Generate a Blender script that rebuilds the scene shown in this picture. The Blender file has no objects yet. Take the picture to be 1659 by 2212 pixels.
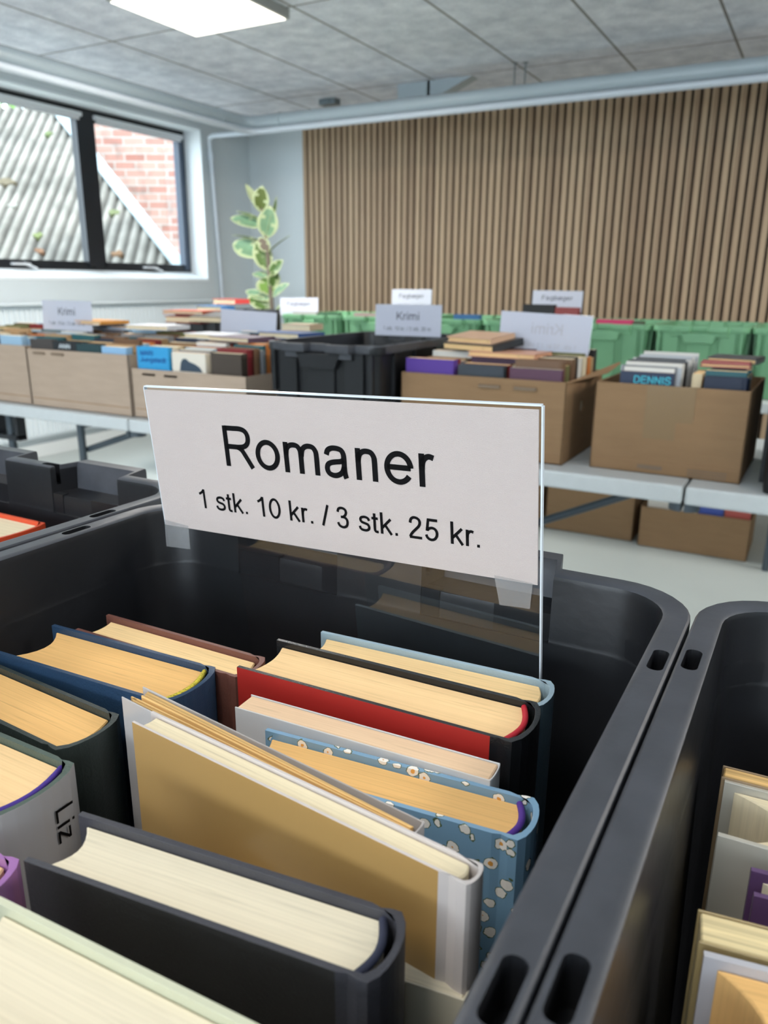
import bpy, bmesh, math, random
from mathutils import Vector, Matrix, noise
random.seed(7)
PI = math.pi
scene = bpy.context.scene
COL = scene.collection
CZ = 1.195                      # height of the eye above the floor
ZT = CZ - 0.455                 # table tops
RIM = 0.292                     # bin height

# ------------------------------------------------------------------ camera
Mw = Matrix(((0.87407441, -0.14308943, 0.46424062),
             (0.48573930, 0.24334375, -0.83954819),
             (0.00716042, 0.95932749, 0.28220470)))
cam = bpy.data.cameras.new('camera')
cam.sensor_fit = 'HORIZONTAL'; cam.sensor_width = 36.0
cam.lens = 36.0 * 1675.0 / 1659.0
cam.clip_start = 0.01; cam.clip_end = 200
cam.dof.use_dof = True; cam.dof.focus_distance = 0.42; cam.dof.aperture_fstop = 17.0
camo = bpy.data.objects.new('camera', cam); COL.objects.link(camo)
camo.matrix_world = Matrix.Translation((0, 0, CZ)) @ Mw.to_4x4()
scene.camera = camo

# ------------------------------------------------------------------ colour management, sky, sun
vs = scene.view_settings
vs.view_transform = 'Standard'; vs.look = 'None'; vs.gamma = 1.0; vs.use_curve_mapping = False
vs.exposure = 0.12
world = bpy.data.worlds.new('sky'); scene.world = world; world.use_nodes = True
bg = world.node_tree.nodes['Background']
bg.inputs[0].default_value = (0.78, 0.90, 1.0, 1); bg.inputs[1].default_value = 7.5
sun = bpy.data.lights.new('sun', 'SUN'); sun.energy = 3.0; sun.angle = 0.05; sun.color = (1, .96, .9)
suno = bpy.data.objects.new('sun', sun); COL.objects.link(suno)
suno.rotation_euler = Vector((-.85, .25, -.6)).to_track_quat('-Z', 'Y').to_euler()

def area(name, loc, size, power, color=(1, 1, 1), rot=(0, 0, 0), sy=None):
    l = bpy.data.lights.new(name, 'AREA'); l.energy = power; l.color = color
    l.size = size
    if sy: l.shape = 'RECTANGLE'; l.size_y = sy
    o = bpy.data.objects.new(name, l); COL.objects.link(o); o.location = loc; o.rotation_euler = rot
    return o
LAMPS = [(-2.80, 3.235), (-2.80, -.6), (-.35, -.62), (1.9, .6), (1.9, 3.235)]
LPOW = [58, 32, 12, 28, 58]
for i, (x, y) in enumerate(LAMPS):
    area('lamp_light', (x, y, CZ + 1.212), .55, LPOW[i], (1, .95, .89))
# fill light added behind the camera; sky portal in the left window
area('front_fill_light', (-.2, -3.42, CZ + .35), 4.2, 40, (.84, .93, 1.0), (PI / 2 + .25, 0, 0), 1.3)
po_ = area('window_portal', (-4.9, 3.6, CZ + .63), 3.6, 1, (1, 1, 1), (0, -PI / 2, 0), 1.1)
po_.data.size, po_.data.size_y = 1.15, 3.6
po_.data.cycles.is_portal = True

# ------------------------------------------------------------------ materials
MATS = {}
def srgb(c):
    return tuple(((v / 12.92) if v <= .04045 else ((v + .055) / 1.055) ** 2.4) for v in [x / 255. for x in c])
def mat(name, rgb, rough=.6, spec=.5, noise_amt=0., noise_scale=30., bump=0., bump_scale=200., metal=0., coat=0., stretch=None, emit=None):
    if name in MATS: return MATS[name]
    m = bpy.data.materials.new(name); m.use_nodes = True; nt = m.node_tree
    b = nt.nodes['Principled BSDF']; c = srgb(rgb)
    b.inputs['Base Color'].default_value = (*c, 1); b.inputs['Roughness'].default_value = rough
    b.inputs['Specular IOR Level'].default_value = spec; b.inputs['Metallic'].default_value = metal
    b.inputs['Coat Weight'].default_value = coat
    if emit:
        b.inputs['Emission Color'].default_value = (*srgb(emit[0]), 1); b.inputs['Emission Strength'].default_value = emit[1]
    if noise_amt or bump:
        tc = nt.nodes.new('ShaderNodeTexCoord'); mp = nt.nodes.new('ShaderNodeMapping')
        nt.links.new(tc.outputs['Object'], mp.inputs[0])
        if stretch: mp.inputs['Scale'].default_value = stretch
    if noise_amt:
        n = nt.nodes.new('ShaderNodeTexNoise'); n.inputs['Scale'].default_value = noise_scale; n.inputs['Detail'].default_value = 5
        nt.links.new(mp.outputs[0], n.inputs['Vector'])
        r = nt.nodes.new('ShaderNodeMapRange'); r.inputs['From Min'].default_value = .3; r.inputs['From Max'].default_value = .7
        r.inputs['To Min'].default_value = 1 - noise_amt; r.inputs['To Max'].default_value = 1 + noise_amt * .5
        nt.links.new(n.outputs['Fac'], r.inputs['Value'])
        x = nt.nodes.new('ShaderNodeVectorMath'); x.operation = 'SCALE'; x.inputs[0].default_value = c
        nt.links.new(r.outputs[0], x.inputs['Scale']); nt.links.new(x.outputs[0], b.inputs['Base Color'])
    if bump:
        n = nt.nodes.new('ShaderNodeTexNoise'); n.inputs['Scale'].default_value = bump_scale; n.inputs['Detail'].default_value = 4
        nt.links.new(mp.outputs[0], n.inputs['Vector'])
        bp = nt.nodes.new('ShaderNodeBump'); bp.inputs['Strength'].default_value = bump; bp.inputs['Distance'].default_value = .002
        nt.links.new(n.outputs['Fac'], bp.inputs['Height']); nt.links.new(bp.outputs[0], b.inputs['Normal'])
    MATS[name] = m
    return m

def page_mat(name, rgb, lines=.10, scale=900.):
    """paper edge: fine lines running along the leaves (local X), varying across the thickness (local Y)"""
    if name in MATS: return MATS[name]
    m = bpy.data.materials.new(name); m.use_nodes = True; nt = m.node_tree; N = nt.nodes.new; L = nt.links.new
    b = nt.nodes['Principled BSDF']; b.inputs['Roughness'].default_value = .85; b.inputs['Specular IOR Level'].default_value = .2
    tc = N('ShaderNodeTexCoord'); c = srgb(rgb)
    mp = N('ShaderNodeMapping'); mp.inputs['Scale'].default_value = (3, scale, 3)
    L(tc.outputs['Object'], mp.inputs[0])
    n = N('ShaderNodeTexNoise'); n.inputs['Scale'].default_value = 1; n.inputs['Detail'].default_value = 3; L(mp.outputs[0], n.inputs['Vector'])
    mp2 = N('ShaderNodeMapping'); mp2.inputs['Scale'].default_value = (18, 420, 18); L(tc.outputs['Object'], mp2.inputs[0])
    n2 = N('ShaderNodeTexNoise'); n2.inputs['Scale'].default_value = 1; n2.inputs['Detail'].default_value = 2; L(mp2.outputs[0], n2.inputs['Vector'])
    r2 = N('ShaderNodeMapRange'); r2.inputs['From Min'].default_value = .27; r2.inputs['From Max'].default_value = .36
    r2.inputs['To Min'].default_value = .86; r2.inputs['To Max'].default_value = 1; L(n2.outputs['Fac'], r2.inputs['Value'])
    r = N('ShaderNodeMapRange'); r.inputs['From Min'].default_value = .3; r.inputs['From Max'].default_value = .7
    r.inputs['To Min'].default_value = 1 - lines; r.inputs['To Max'].default_value = 1 + lines * .3; L(n.outputs['Fac'], r.inputs['Value'])
    mul = N('ShaderNodeMath'); mul.operation = 'MULTIPLY'; L(r.outputs[0], mul.inputs[0]); L(r2.outputs[0], mul.inputs[1])
    x = N('ShaderNodeVectorMath'); x.operation = 'SCALE'; x.inputs[0].default_value = c
    L(mul.outputs[0], x.inputs['Scale']); L(x.outputs[0], b.inputs['Base Color'])
    bp = N('ShaderNodeBump'); bp.inputs['Strength'].default_value = .15; bp.inputs['Distance'].default_value = .0004
    L(n.outputs['Fac'], bp.inputs['Height']); L(bp.outputs[0], b.inputs['Normal'])
    MATS[name] = m
    return m

PG_ORANGE = page_mat('pages_amber', (226, 180, 116))
PG_TAN = page_mat('pages_tan', (231, 196, 146))
PG_BEIGE = page_mat('pages_beige', (225, 194, 160), .08)
PG_YEL = page_mat('pages_straw', (236, 203, 150), .14)
PG_CREAM = page_mat('pages_cream', (222, 208, 176), .12)
PG_WHITE = page_mat('pages_ivory', (216, 206, 182), .10)
PG_STRIPE = page_mat('pages_layered', (216, 178, 118), .5, 500)
M_WALL = mat('painted_wall', (208, 216, 219), .85, .3, .03, 3, .15, 60)
M_FLOOR = mat('pale_linoleum', (182, 190, 188), .38, .4, .05, 2)
M_TRIM = mat('white_trim_paint', (222, 226, 226), .5)
M_SILL = mat('white_reveal_paint', (235, 240, 243), .5)
M_BLACKFR = mat('black_window_frame', (26, 30, 36), .4)
M_BLUEFR = mat('dark_blue_grey_sash', (58, 70, 88), .4)
M_BLIND = mat('grey_blind_cassette', (214, 217, 220), .5)
M_PIPE = mat('grey_pipe_paint', (170, 182, 188), .32, .5)
M_PIPEW = mat('white_pipe_paint', (200, 208, 216), .35, .5)
M_ROD = mat('zinc_rod', (120, 130, 135), .4, metal=.6)
M_LAMPFR = mat('lamp_frame_paint', (150, 150, 146), .5)
M_LAMP = mat('lamp_diffuser', (255, 246, 228), .5, emit=((255, 250, 236), 2.6))
M_BIN = mat('dark_grey_plastic', (25, 26, 29), .38, .4, .12, 25, .12, 90)
M_RIM = mat('scuffed_lit_rim', (62, 64, 70), .42, .5, .22, 45, .12, 90)  # scuff wear plus overhead light painted in; bin walls darkened for shade
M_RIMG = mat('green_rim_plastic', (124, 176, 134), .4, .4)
M_GREEN = mat('green_plastic', (114, 164, 124), .45, .4, .05, 6)
M_CARD = mat('brown_cardboard', (142, 113, 83), .8, .25, .07, 9, .1, 120, stretch=(1, 1, 6))
M_CARDL = mat('pale_cardboard', (176, 156, 138), .8, .25, .06, 9, .1, 120, stretch=(1, 1, 6))
M_TAPE = mat('brown_packing_tape', (130, 104, 70), .35, .5)
M_PRINT = mat('dark_print', (122, 104, 86), .8)
M_TABLE = mat('pale_grey_table_plastic', (198, 203, 204), .5, .4, .03, 40, .15, 300)
M_LEG = mat('dark_grey_steel', (66, 76, 84), .4, .5)
M_PAPER = mat('sign_paper', (190, 180, 176), .85, .2, .012, 60, .5, 900, stretch=(1, 1, 5))
M_PAPERB = mat('sign_paper_cool', (192, 195, 208), .85, .2)
M_INK = mat('black_ink', (9, 9, 11), .6, .1)
M_INKF = mat('faint_ink', (180, 180, 188), .8, .2)
M_INKG = mat('grey_ink', (96, 96, 106), .7, .2)
M_EDGE = mat('acrylic_cut_edge', (205, 214, 222), .25, .6)
M_STEM = mat('plant_stem', (110, 100, 88), .8)
M_LEAFG = mat('leaf_green', (84, 112, 56), .4, .4, .15, 20)
M_LEAFG2 = mat('leaf_grey_green', (116, 150, 118), .45, .4, .15, 20)
M_LEAFC = mat('leaf_cream_margin', (176, 188, 146), .5, .3)
M_POT = mat('terracotta_pot', (150, 96, 70), .8)
M_RAD = mat('white_radiator_enamel', (226, 234, 238), .35)

def clear_mat(name, tint, gloss, alpha):
    if name in MATS: return MATS[name]
    m = bpy.data.materials.new(name); m.use_nodes = True; nt = m.node_tree; nt.nodes.clear(); N = nt.nodes.new; L = nt.links.new
    out = N('ShaderNodeOutputMaterial'); t = N('ShaderNodeBsdfTransparent'); t.inputs[0].default_value = (*tint, 1)
    g = N('ShaderNodeBsdfGlossy'); g.inputs['Roughness'].default_value = gloss
    f = N('ShaderNodeFresnel'); f.inputs[0].default_value = 1.5
    ge = N('ShaderNodeNewGeometry'); iv = N('ShaderNodeMath'); iv.operation = 'SUBTRACT'; iv.inputs[0].default_value = 1; L(ge.outputs['Backfacing'], iv.inputs[1])
    ml = N('ShaderNodeMath'); ml.operation = 'MULTIPLY'; L(f.outputs[0], ml.inputs[0]); L(iv.outputs[0], ml.inputs[1])
    m2 = N('ShaderNodeMath'); m2.operation = 'MULTIPLY'; m2.inputs[1].default_value = 1.85; m2.use_clamp = True; L(ml.outputs[0], m2.inputs[0]); ml = m2   # both faces of the sheet reflect
    mx = N('ShaderNodeMixShader'); L(ml.outputs[0], mx.inputs[0]); L(t.outputs[0], mx.inputs[1]); L(g.outputs[0], mx.inputs[2])
    last = mx
    if alpha > 0:
        d = N('ShaderNodeBsdfDiffuse'); d.inputs[0].default_value = (.62, .64, .66, 1)
        mx2 = N('ShaderNodeMixShader'); mx2.inputs[0].default_value = alpha; L(mx.outputs[0], mx2.inputs[1]); L(d.outputs[0], mx2.inputs[2]); last = mx2
    L(last.outputs[0], out.inputs[0]); MATS[name] = m
    return m
M_GLASS = clear_mat('window_glass', (.96, .98, .98), .0, 0)
M_ACRYL = clear_mat('clear_acrylic', (.97, .975, .98), .01, .004)
M_STAPE = clear_mat('clear_sticky_tape', (.8, .8, .8), .25, .22)
M_FOIL = clear_mat('clear_book_film', (.9, .9, .9), .1, .05)

def ceiling_mat():
    m = bpy.data.materials.new('wood_wool_ceiling_board'); m.use_nodes = True; nt = m.node_tree; N = nt.nodes.new; L = nt.links.new
    b = nt.nodes['Principled BSDF']; b.inputs['Roughness'].default_value = .95; b.inputs['Specular IOR Level'].default_value = .1
    tc = N('ShaderNodeTexCoord'); sp = N('ShaderNodeSeparateXYZ'); L(tc.outputs['Object'], sp.inputs[0])
    def line(sock, off, per, half):
        a = N('ShaderNodeMath'); a.operation = 'SUBTRACT'; L(sock, a.inputs[0]); a.inputs[1].default_value = off - per / 2
        d = N('ShaderNodeMath'); d.operation = 'DIVIDE'; L(a.outputs[0], d.inputs[0]); d.inputs[1].default_value = per
        fr = N('ShaderNodeMath'); fr.operation = 'FRACT'; L(d.outputs[0], fr.inputs[0])
        s = N('ShaderNodeMath'); s.operation = 'SUBTRACT'; L(fr.outputs[0], s.inputs[0]); s.inputs[1].default_value = .5
        ab = N('ShaderNodeMath'); ab.operation = 'ABSOLUTE'; L(s.outputs[0], ab.inputs[0])
        lt = N('ShaderNodeMath'); lt.operation = 'LESS_THAN'; L(ab.outputs[0], lt.inputs[0]); lt.inputs[1].default_value = half / per
        return lt.outputs[0]
    l1 = line(sp.outputs[0], -3.08, .608, .007); l2 = line(sp.outputs[1], 3.515, 1.56, .006)
    mx = N('ShaderNodeMath'); mx.operation = 'MAXIMUM'; L(l1, mx.inputs[0]); L(l2, mx.inputs[1])
    mp = N('ShaderNodeMapping'); mp.inputs['Rotation'].default_value = (0, 0, .5); mp.inputs['Scale'].default_value = (1, 2.2, 1); L(tc.outputs['Object'], mp.inputs[0])
    n = N('ShaderNodeTexNoise'); n.inputs['Scale'].default_value = 42; n.inputs['Detail'].default_value = 6; n.inputs['Distortion'].default_value = 2.0; L(mp.outputs[0], n.inputs['Vector'])
    n2 = N('ShaderNodeTexNoise'); n2.inputs['Scale'].default_value = 9; n2.inputs['Detail'].default_value = 5; L(tc.outputs['Object'], n2.inputs['Vector'])
    ad = N('ShaderNodeMath'); ad.operation = 'ADD'; L(n.outputs['Fac'], ad.inputs[0]); L(n2.outputs['Fac'], ad.inputs[1])
    cr = N('ShaderNodeValToRGB'); cr.color_ramp.elements[0].position = .35; cr.color_ramp.elements[0].color = (*srgb((196, 199, 208)), 1)
    cr.color_ramp.elements[1].position = .68; cr.color_ramp.elements[1].color = (*srgb((248, 249, 254)), 1)
    hf = N('ShaderNodeMath'); hf.operation = 'MULTIPLY'; hf.inputs[1].default_value = .5; L(ad.outputs[0], hf.inputs[0]); L(hf.outputs[0], cr.inputs[0])
    mc = N('ShaderNodeMix'); mc.data_type = 'RGBA'; L(mx.outputs[0], mc.inputs[0]); L(cr.outputs[0], mc.inputs[6]); mc.inputs[7].default_value = (*srgb((128, 124, 120)), 1)
    L(mc.outputs[2], b.inputs['Base Color'])
    bp = N('ShaderNodeBump'); bp.inputs['Strength'].default_value = .8; bp.inputs['Distance'].default_value = .004; L(n.outputs['Fac'], bp.inputs['Height']); L(bp.outputs[0], b.inputs['Normal'])
    return m
def slat_mat():
    m = bpy.data.materials.new('oak_slat_veneer'); m.use_nodes = True; nt = m.node_tree; N = nt.nodes.new; L = nt.links.new
    b = nt.nodes['Principled BSDF']; b.inputs['Roughness'].default_value = .55; b.inputs['Specular IOR Level'].default_value = .35
    tc = N('ShaderNodeTexCoord'); sp = N('ShaderNodeSeparateXYZ'); L(tc.outputs['Object'], sp.inputs[0])
    d = N('ShaderNodeMath'); d.operation = 'DIVIDE'; L(sp.outputs[0], d.inputs[0]); d.inputs[1].default_value = SLAT
    fl = N('ShaderNodeMath'); fl.operation = 'FLOOR'; L(d.outputs[0], fl.inputs[0])
    wn = N('ShaderNodeTexWhiteNoise'); wn.noise_dimensions = '1D'; L(fl.outputs[0], wn.inputs['W'])
    cr = N('ShaderNodeValToRGB'); cr.color_ramp.elements[0].color = (*srgb((158, 132, 106)), 1); cr.color_ramp.elements[1].color = (*srgb((190, 164, 134)), 1)
    L(wn.outputs[0], cr.inputs[0])
    mp = N('ShaderNodeMapping'); mp.inputs['Scale'].default_value = (90, 90, 3); L(tc.outputs['Object'], mp.inputs[0])
    n = N('ShaderNodeTexNoise'); n.inputs['Scale'].default_value = 1; n.inputs['Detail'].default_value = 4; L(mp.outputs[0], n.inputs['Vector'])
    r = N('ShaderNodeMapRange'); r.inputs['To Min'].default_value = .82; r.inputs['To Max'].default_value = 1.12; L(n.outputs['Fac'], r.inputs['Value'])
    x = N('ShaderNodeVectorMath'); x.operation = 'SCALE'; L(cr.outputs[0], x.inputs[0]); L(r.outputs[0], x.inputs['Scale']); L(x.outputs[0], b.inputs['Base Color'])
    return m
def floral_mat():
    m = bpy.data.materials.new('blue_floral_cover'); m.use_nodes = True; nt = m.node_tree; N = nt.nodes.new; L = nt.links.new
    b = nt.nodes['Principled BSDF']; b.inputs['Roughness'].default_value = .18; b.inputs['Coat Weight'].default_value = .3
    tc = N('ShaderNodeTexCoord')
    v = N('ShaderNodeTexVoronoi'); v.inputs['Scale'].default_value = 125; v.inputs['Randomness'].default_value = .9; L(tc.outputs['Object'], v.inputs['Vector'])
    n = N('ShaderNodeTexNoise'); n.inputs['Scale'].default_value = 300; L(tc.outputs['Object'], n.inputs['Vector'])
    s = N('ShaderNodeMath'); s.operation = 'MULTIPLY_ADD'; L(n.outputs['Fac'], s.inputs[0]); s.inputs[1].default_value = .35; L(v.outputs['Distance'], s.inputs[2])
    cr = N('ShaderNodeValToRGB'); e = cr.color_ramp.elements; cr.color_ramp.interpolation = 'CONSTANT'
    e[0].position = 0; e[0].color = (*srgb((222, 160, 80)), 1); e[1].position = .27; e[1].color = (*srgb((238, 234, 226)), 1)
    a = e.new(.49); a.color = (*srgb((82, 100, 70)), 1); a = e.new(.53); a.color = (*srgb((120, 158, 186)), 1)
    L(s.outputs[0], cr.inputs[0])
    n3 = N('ShaderNodeTexNoise'); n3.inputs['Scale'].default_value = 28; L(tc.outputs['Object'], n3.inputs['Vector'])
    g = N('ShaderNodeMath'); g.operation = 'GREATER_THAN'; g.inputs[1].default_value = .34; L(n3.outputs['Fac'], g.inputs[0])
    mc = N('ShaderNodeMix'); mc.data_type = 'RGBA'; L(g.outputs[0], mc.inputs[0]); mc.inputs[6].default_value = (*srgb((122, 160, 190)), 1); L(cr.outputs[0], mc.inputs[7])
    L(mc.outputs[2], b.inputs['Base Color'])
    return m
def brick_mat():
    m = bpy.data.materials.new('weathered_red_brick'); m.use_nodes = True; nt = m.node_tree; N = nt.nodes.new; L = nt.links.new
    b = nt.nodes['Principled BSDF']; b.inputs['Roughness'].default_value = .9
    tc = N('ShaderNodeTexCoord'); br = N('ShaderNodeTexBrick'); L(tc.outputs['Object'], br.inputs['Vector'])
    br.inputs['Scale'].default_value = 1; br.inputs['Brick Width'].default_value = .26; br.inputs['Row Height'].default_value = .092; br.inputs['Mortar Size'].default_value = .009
    br.inputs['Color1'].default_value = (*srgb((128, 84, 73)), 1); br.inputs['Color2'].default_value = (*srgb((154, 122, 111)), 1); br.inputs['Mortar'].default_value = (*srgb((142, 138, 132)), 1)
    n = N('ShaderNodeTexNoise'); n.inputs['Scale'].default_value = 6; L(tc.outputs['Object'], n.inputs['Vector'])
    mc = N('ShaderNodeMix'); mc.data_type = 'RGBA'; r = N('ShaderNodeMapRange'); r.inputs['From Min'].default_value = .5; r.inputs['From Max'].default_value = .75; r.inputs['To Max'].default_value = .6
    L(n.outputs['Fac'], r.inputs['Value']); L(r.outputs[0], mc.inputs[0]); L(br.outputs['Color'], mc.inputs[6]); mc.inputs[7].default_value = (*srgb((90, 80, 74)), 1)
    L(mc.outputs[2], b.inputs['Base Color'])
    return m

# ------------------------------------------------------------------ mesh helpers
class MB:
    def __init__(s): s.v = []; s.f = []; s.m = []
    def add(s, vs_, fs, mi=0):
        o = len(s.v); s.v += [tuple(p) for p in vs_]
        for k, f in enumerate(fs):
            s.f.append([i + o for i in f]); s.m.append(mi[k] if isinstance(mi, (list, tuple)) else mi)
        return s
    def box(s, x0, x1, y0, y1, z0, z1, mi=0):
        v = [(x, y, z) for z in (z0, z1) for y in (y0, y1) for x in (x0, x1)]
        return s.add(v, [(0, 2, 3, 1), (4, 5, 7, 6), (0, 1, 5, 4), (2, 6, 7, 3), (0, 4, 6, 2), (1, 3, 7, 5)], mi)
    def prism(s, poly, z0, z1, mi=0, seg=None, cap=0):
        n = len(poly); v = [(x, y, z0) for x, y in poly] + [(x, y, z1) for x, y in poly]
        fs = [(i, (i + 1) % n, n + (i + 1) % n, n + i) for i in range(n)]; ms = list(seg) if seg else [mi] * n
        fs.append(tuple(range(n))[::-1]); fs.append(tuple(range(n, 2 * n))); ms += [cap, cap]
        return s.add(v, fs, ms)
    def tube(s, pts, r, n=12, mi=0, caps=True):
        pts = [Vector(p) for p in pts]; rings = []
        up = None
        for i, p in enumerate(pts):
            d = (pts[min(i + 1, len(pts) - 1)] - pts[max(i - 1, 0)]).normalized()
            if up is None: up = d.orthogonal().normalized()
            up = (up - d * up.dot(d)).normalized(); w = d.cross(up)
            rr = r[i] if isinstance(r, (list, tuple)) else r
            rings.append([p + (up * math.cos(a) + w * math.sin(a)) * rr for a in [2 * PI * k / n for k in range(n)]])
        return s.loft(rings, mi, caps)
    def loft(s, rings, mi=0, caps=True, closed=False):
        n = len(rings[0]); v = [p for r in rings for p in r]; fs = []
        R = len(rings)
        for i in range(R if closed else R - 1):
            a = i * n; b = ((i + 1) % R) * n
            for k in range(n): fs.append((a + k, a + (k + 1) % n, b + (k + 1) % n, b + k))
        if caps and not closed: fs.append(tuple(range(n))[::-1]); fs.append(tuple(range((R - 1) * n, R * n)))
        return s.add(v, fs, mi)
    def mesh(s, name, mats, smooth=None):
        me = bpy.data.meshes.new(name); me.from_pydata(s.v, [], s.f)
        for m in mats: me.materials.append(m)
        for p, mi in zip(me.polygons, s.m): p.material_index = min(mi, len(mats) - 1)
        bm = bmesh.new(); bm.from_mesh(me); bmesh.ops.recalc_face_normals(bm, faces=bm.faces); bm.to_mesh(me); bm.free()
        if smooth:
            for p in me.polygons: p.use_smooth = True
            me.set_sharp_from_angle(angle=smooth)
        return me
    def build(s, name, mats, parent=None, loc=None, rz=0, smooth=None, bevel=0, bseg=2):
        if not isinstance(mats, (list, tuple)): mats = [mats]
        o = bpy.data.objects.new(name, s.mesh(name, mats, smooth)); COL.objects.link(o)
        if parent: o.parent = parent
        if loc: o.location = loc
        if rz: o.rotation_euler = (0, 0, rz)
        if bevel:
            b = o.modifiers.new('bevel', 'BEVEL'); b.width = bevel; b.segments = bseg; b.limit_method = 'ANGLE'; b.angle_limit = .7
        return o
def tag(o, label=None, cat=None, group=None, kind=None):
    if label: o['label'] = label
    if cat: o['category'] = cat
    if group: o['group'] = group
    if kind: o['kind'] = kind
    return o
def empty(name, loc, rot=(0, 0, 0)):
    o = bpy.data.objects.new(name, None); COL.objects.link(o); o.location = loc; o.rotation_euler = rot; o.empty_display_size = .05
    return o
def struct(o): o['kind'] = 'structure'; return o
def copy_tree(o, parent=None):
    c = o.copy(); COL.objects.link(c); c.parent = parent
    for ch in list(o.children): copy_tree(ch, c)
    return c
def crom(P, n=6):
    out = []
    for i in range(len(P) - 1):
        p0 = P[max(i - 1, 0)]; p1 = P[i]; p2 = P[i + 1]; p3 = P[min(i + 2, len(P) - 1)]
        for k in range(n):
            t = k / n; out.append(tuple(.5 * (2 * b_ + (c_ - a_) * t + (2 * a_ - 5 * b_ + 4 * c_ - d_) * t * t + (3 * b_ - a_ - 3 * c_ + d_) * t ** 3) for a_, b_, c_, d_ in zip(p0, p1, p2, p3)))
    return out + [P[-1]]
def ell(cx_, cy_, rx, ry, a0_=0, a1_=360, n=36):
    return [(cx_ + rx * math.cos(math.radians(a0_ + (a1_ - a0_) * k / n)), cy_ + ry * math.sin(math.radians(a0_ + (a1_ - a0_) * k / n))) for k in range(n + 1)]
NARCH = lambda x: crom([(x, .30), (x + .02, .40), (x + .075, .458), (x + .15, .478), (x + .235, .462), (x + .283, .40), (x + .295, .32), (x + .295, .15), (x + .295, 0)])
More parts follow.
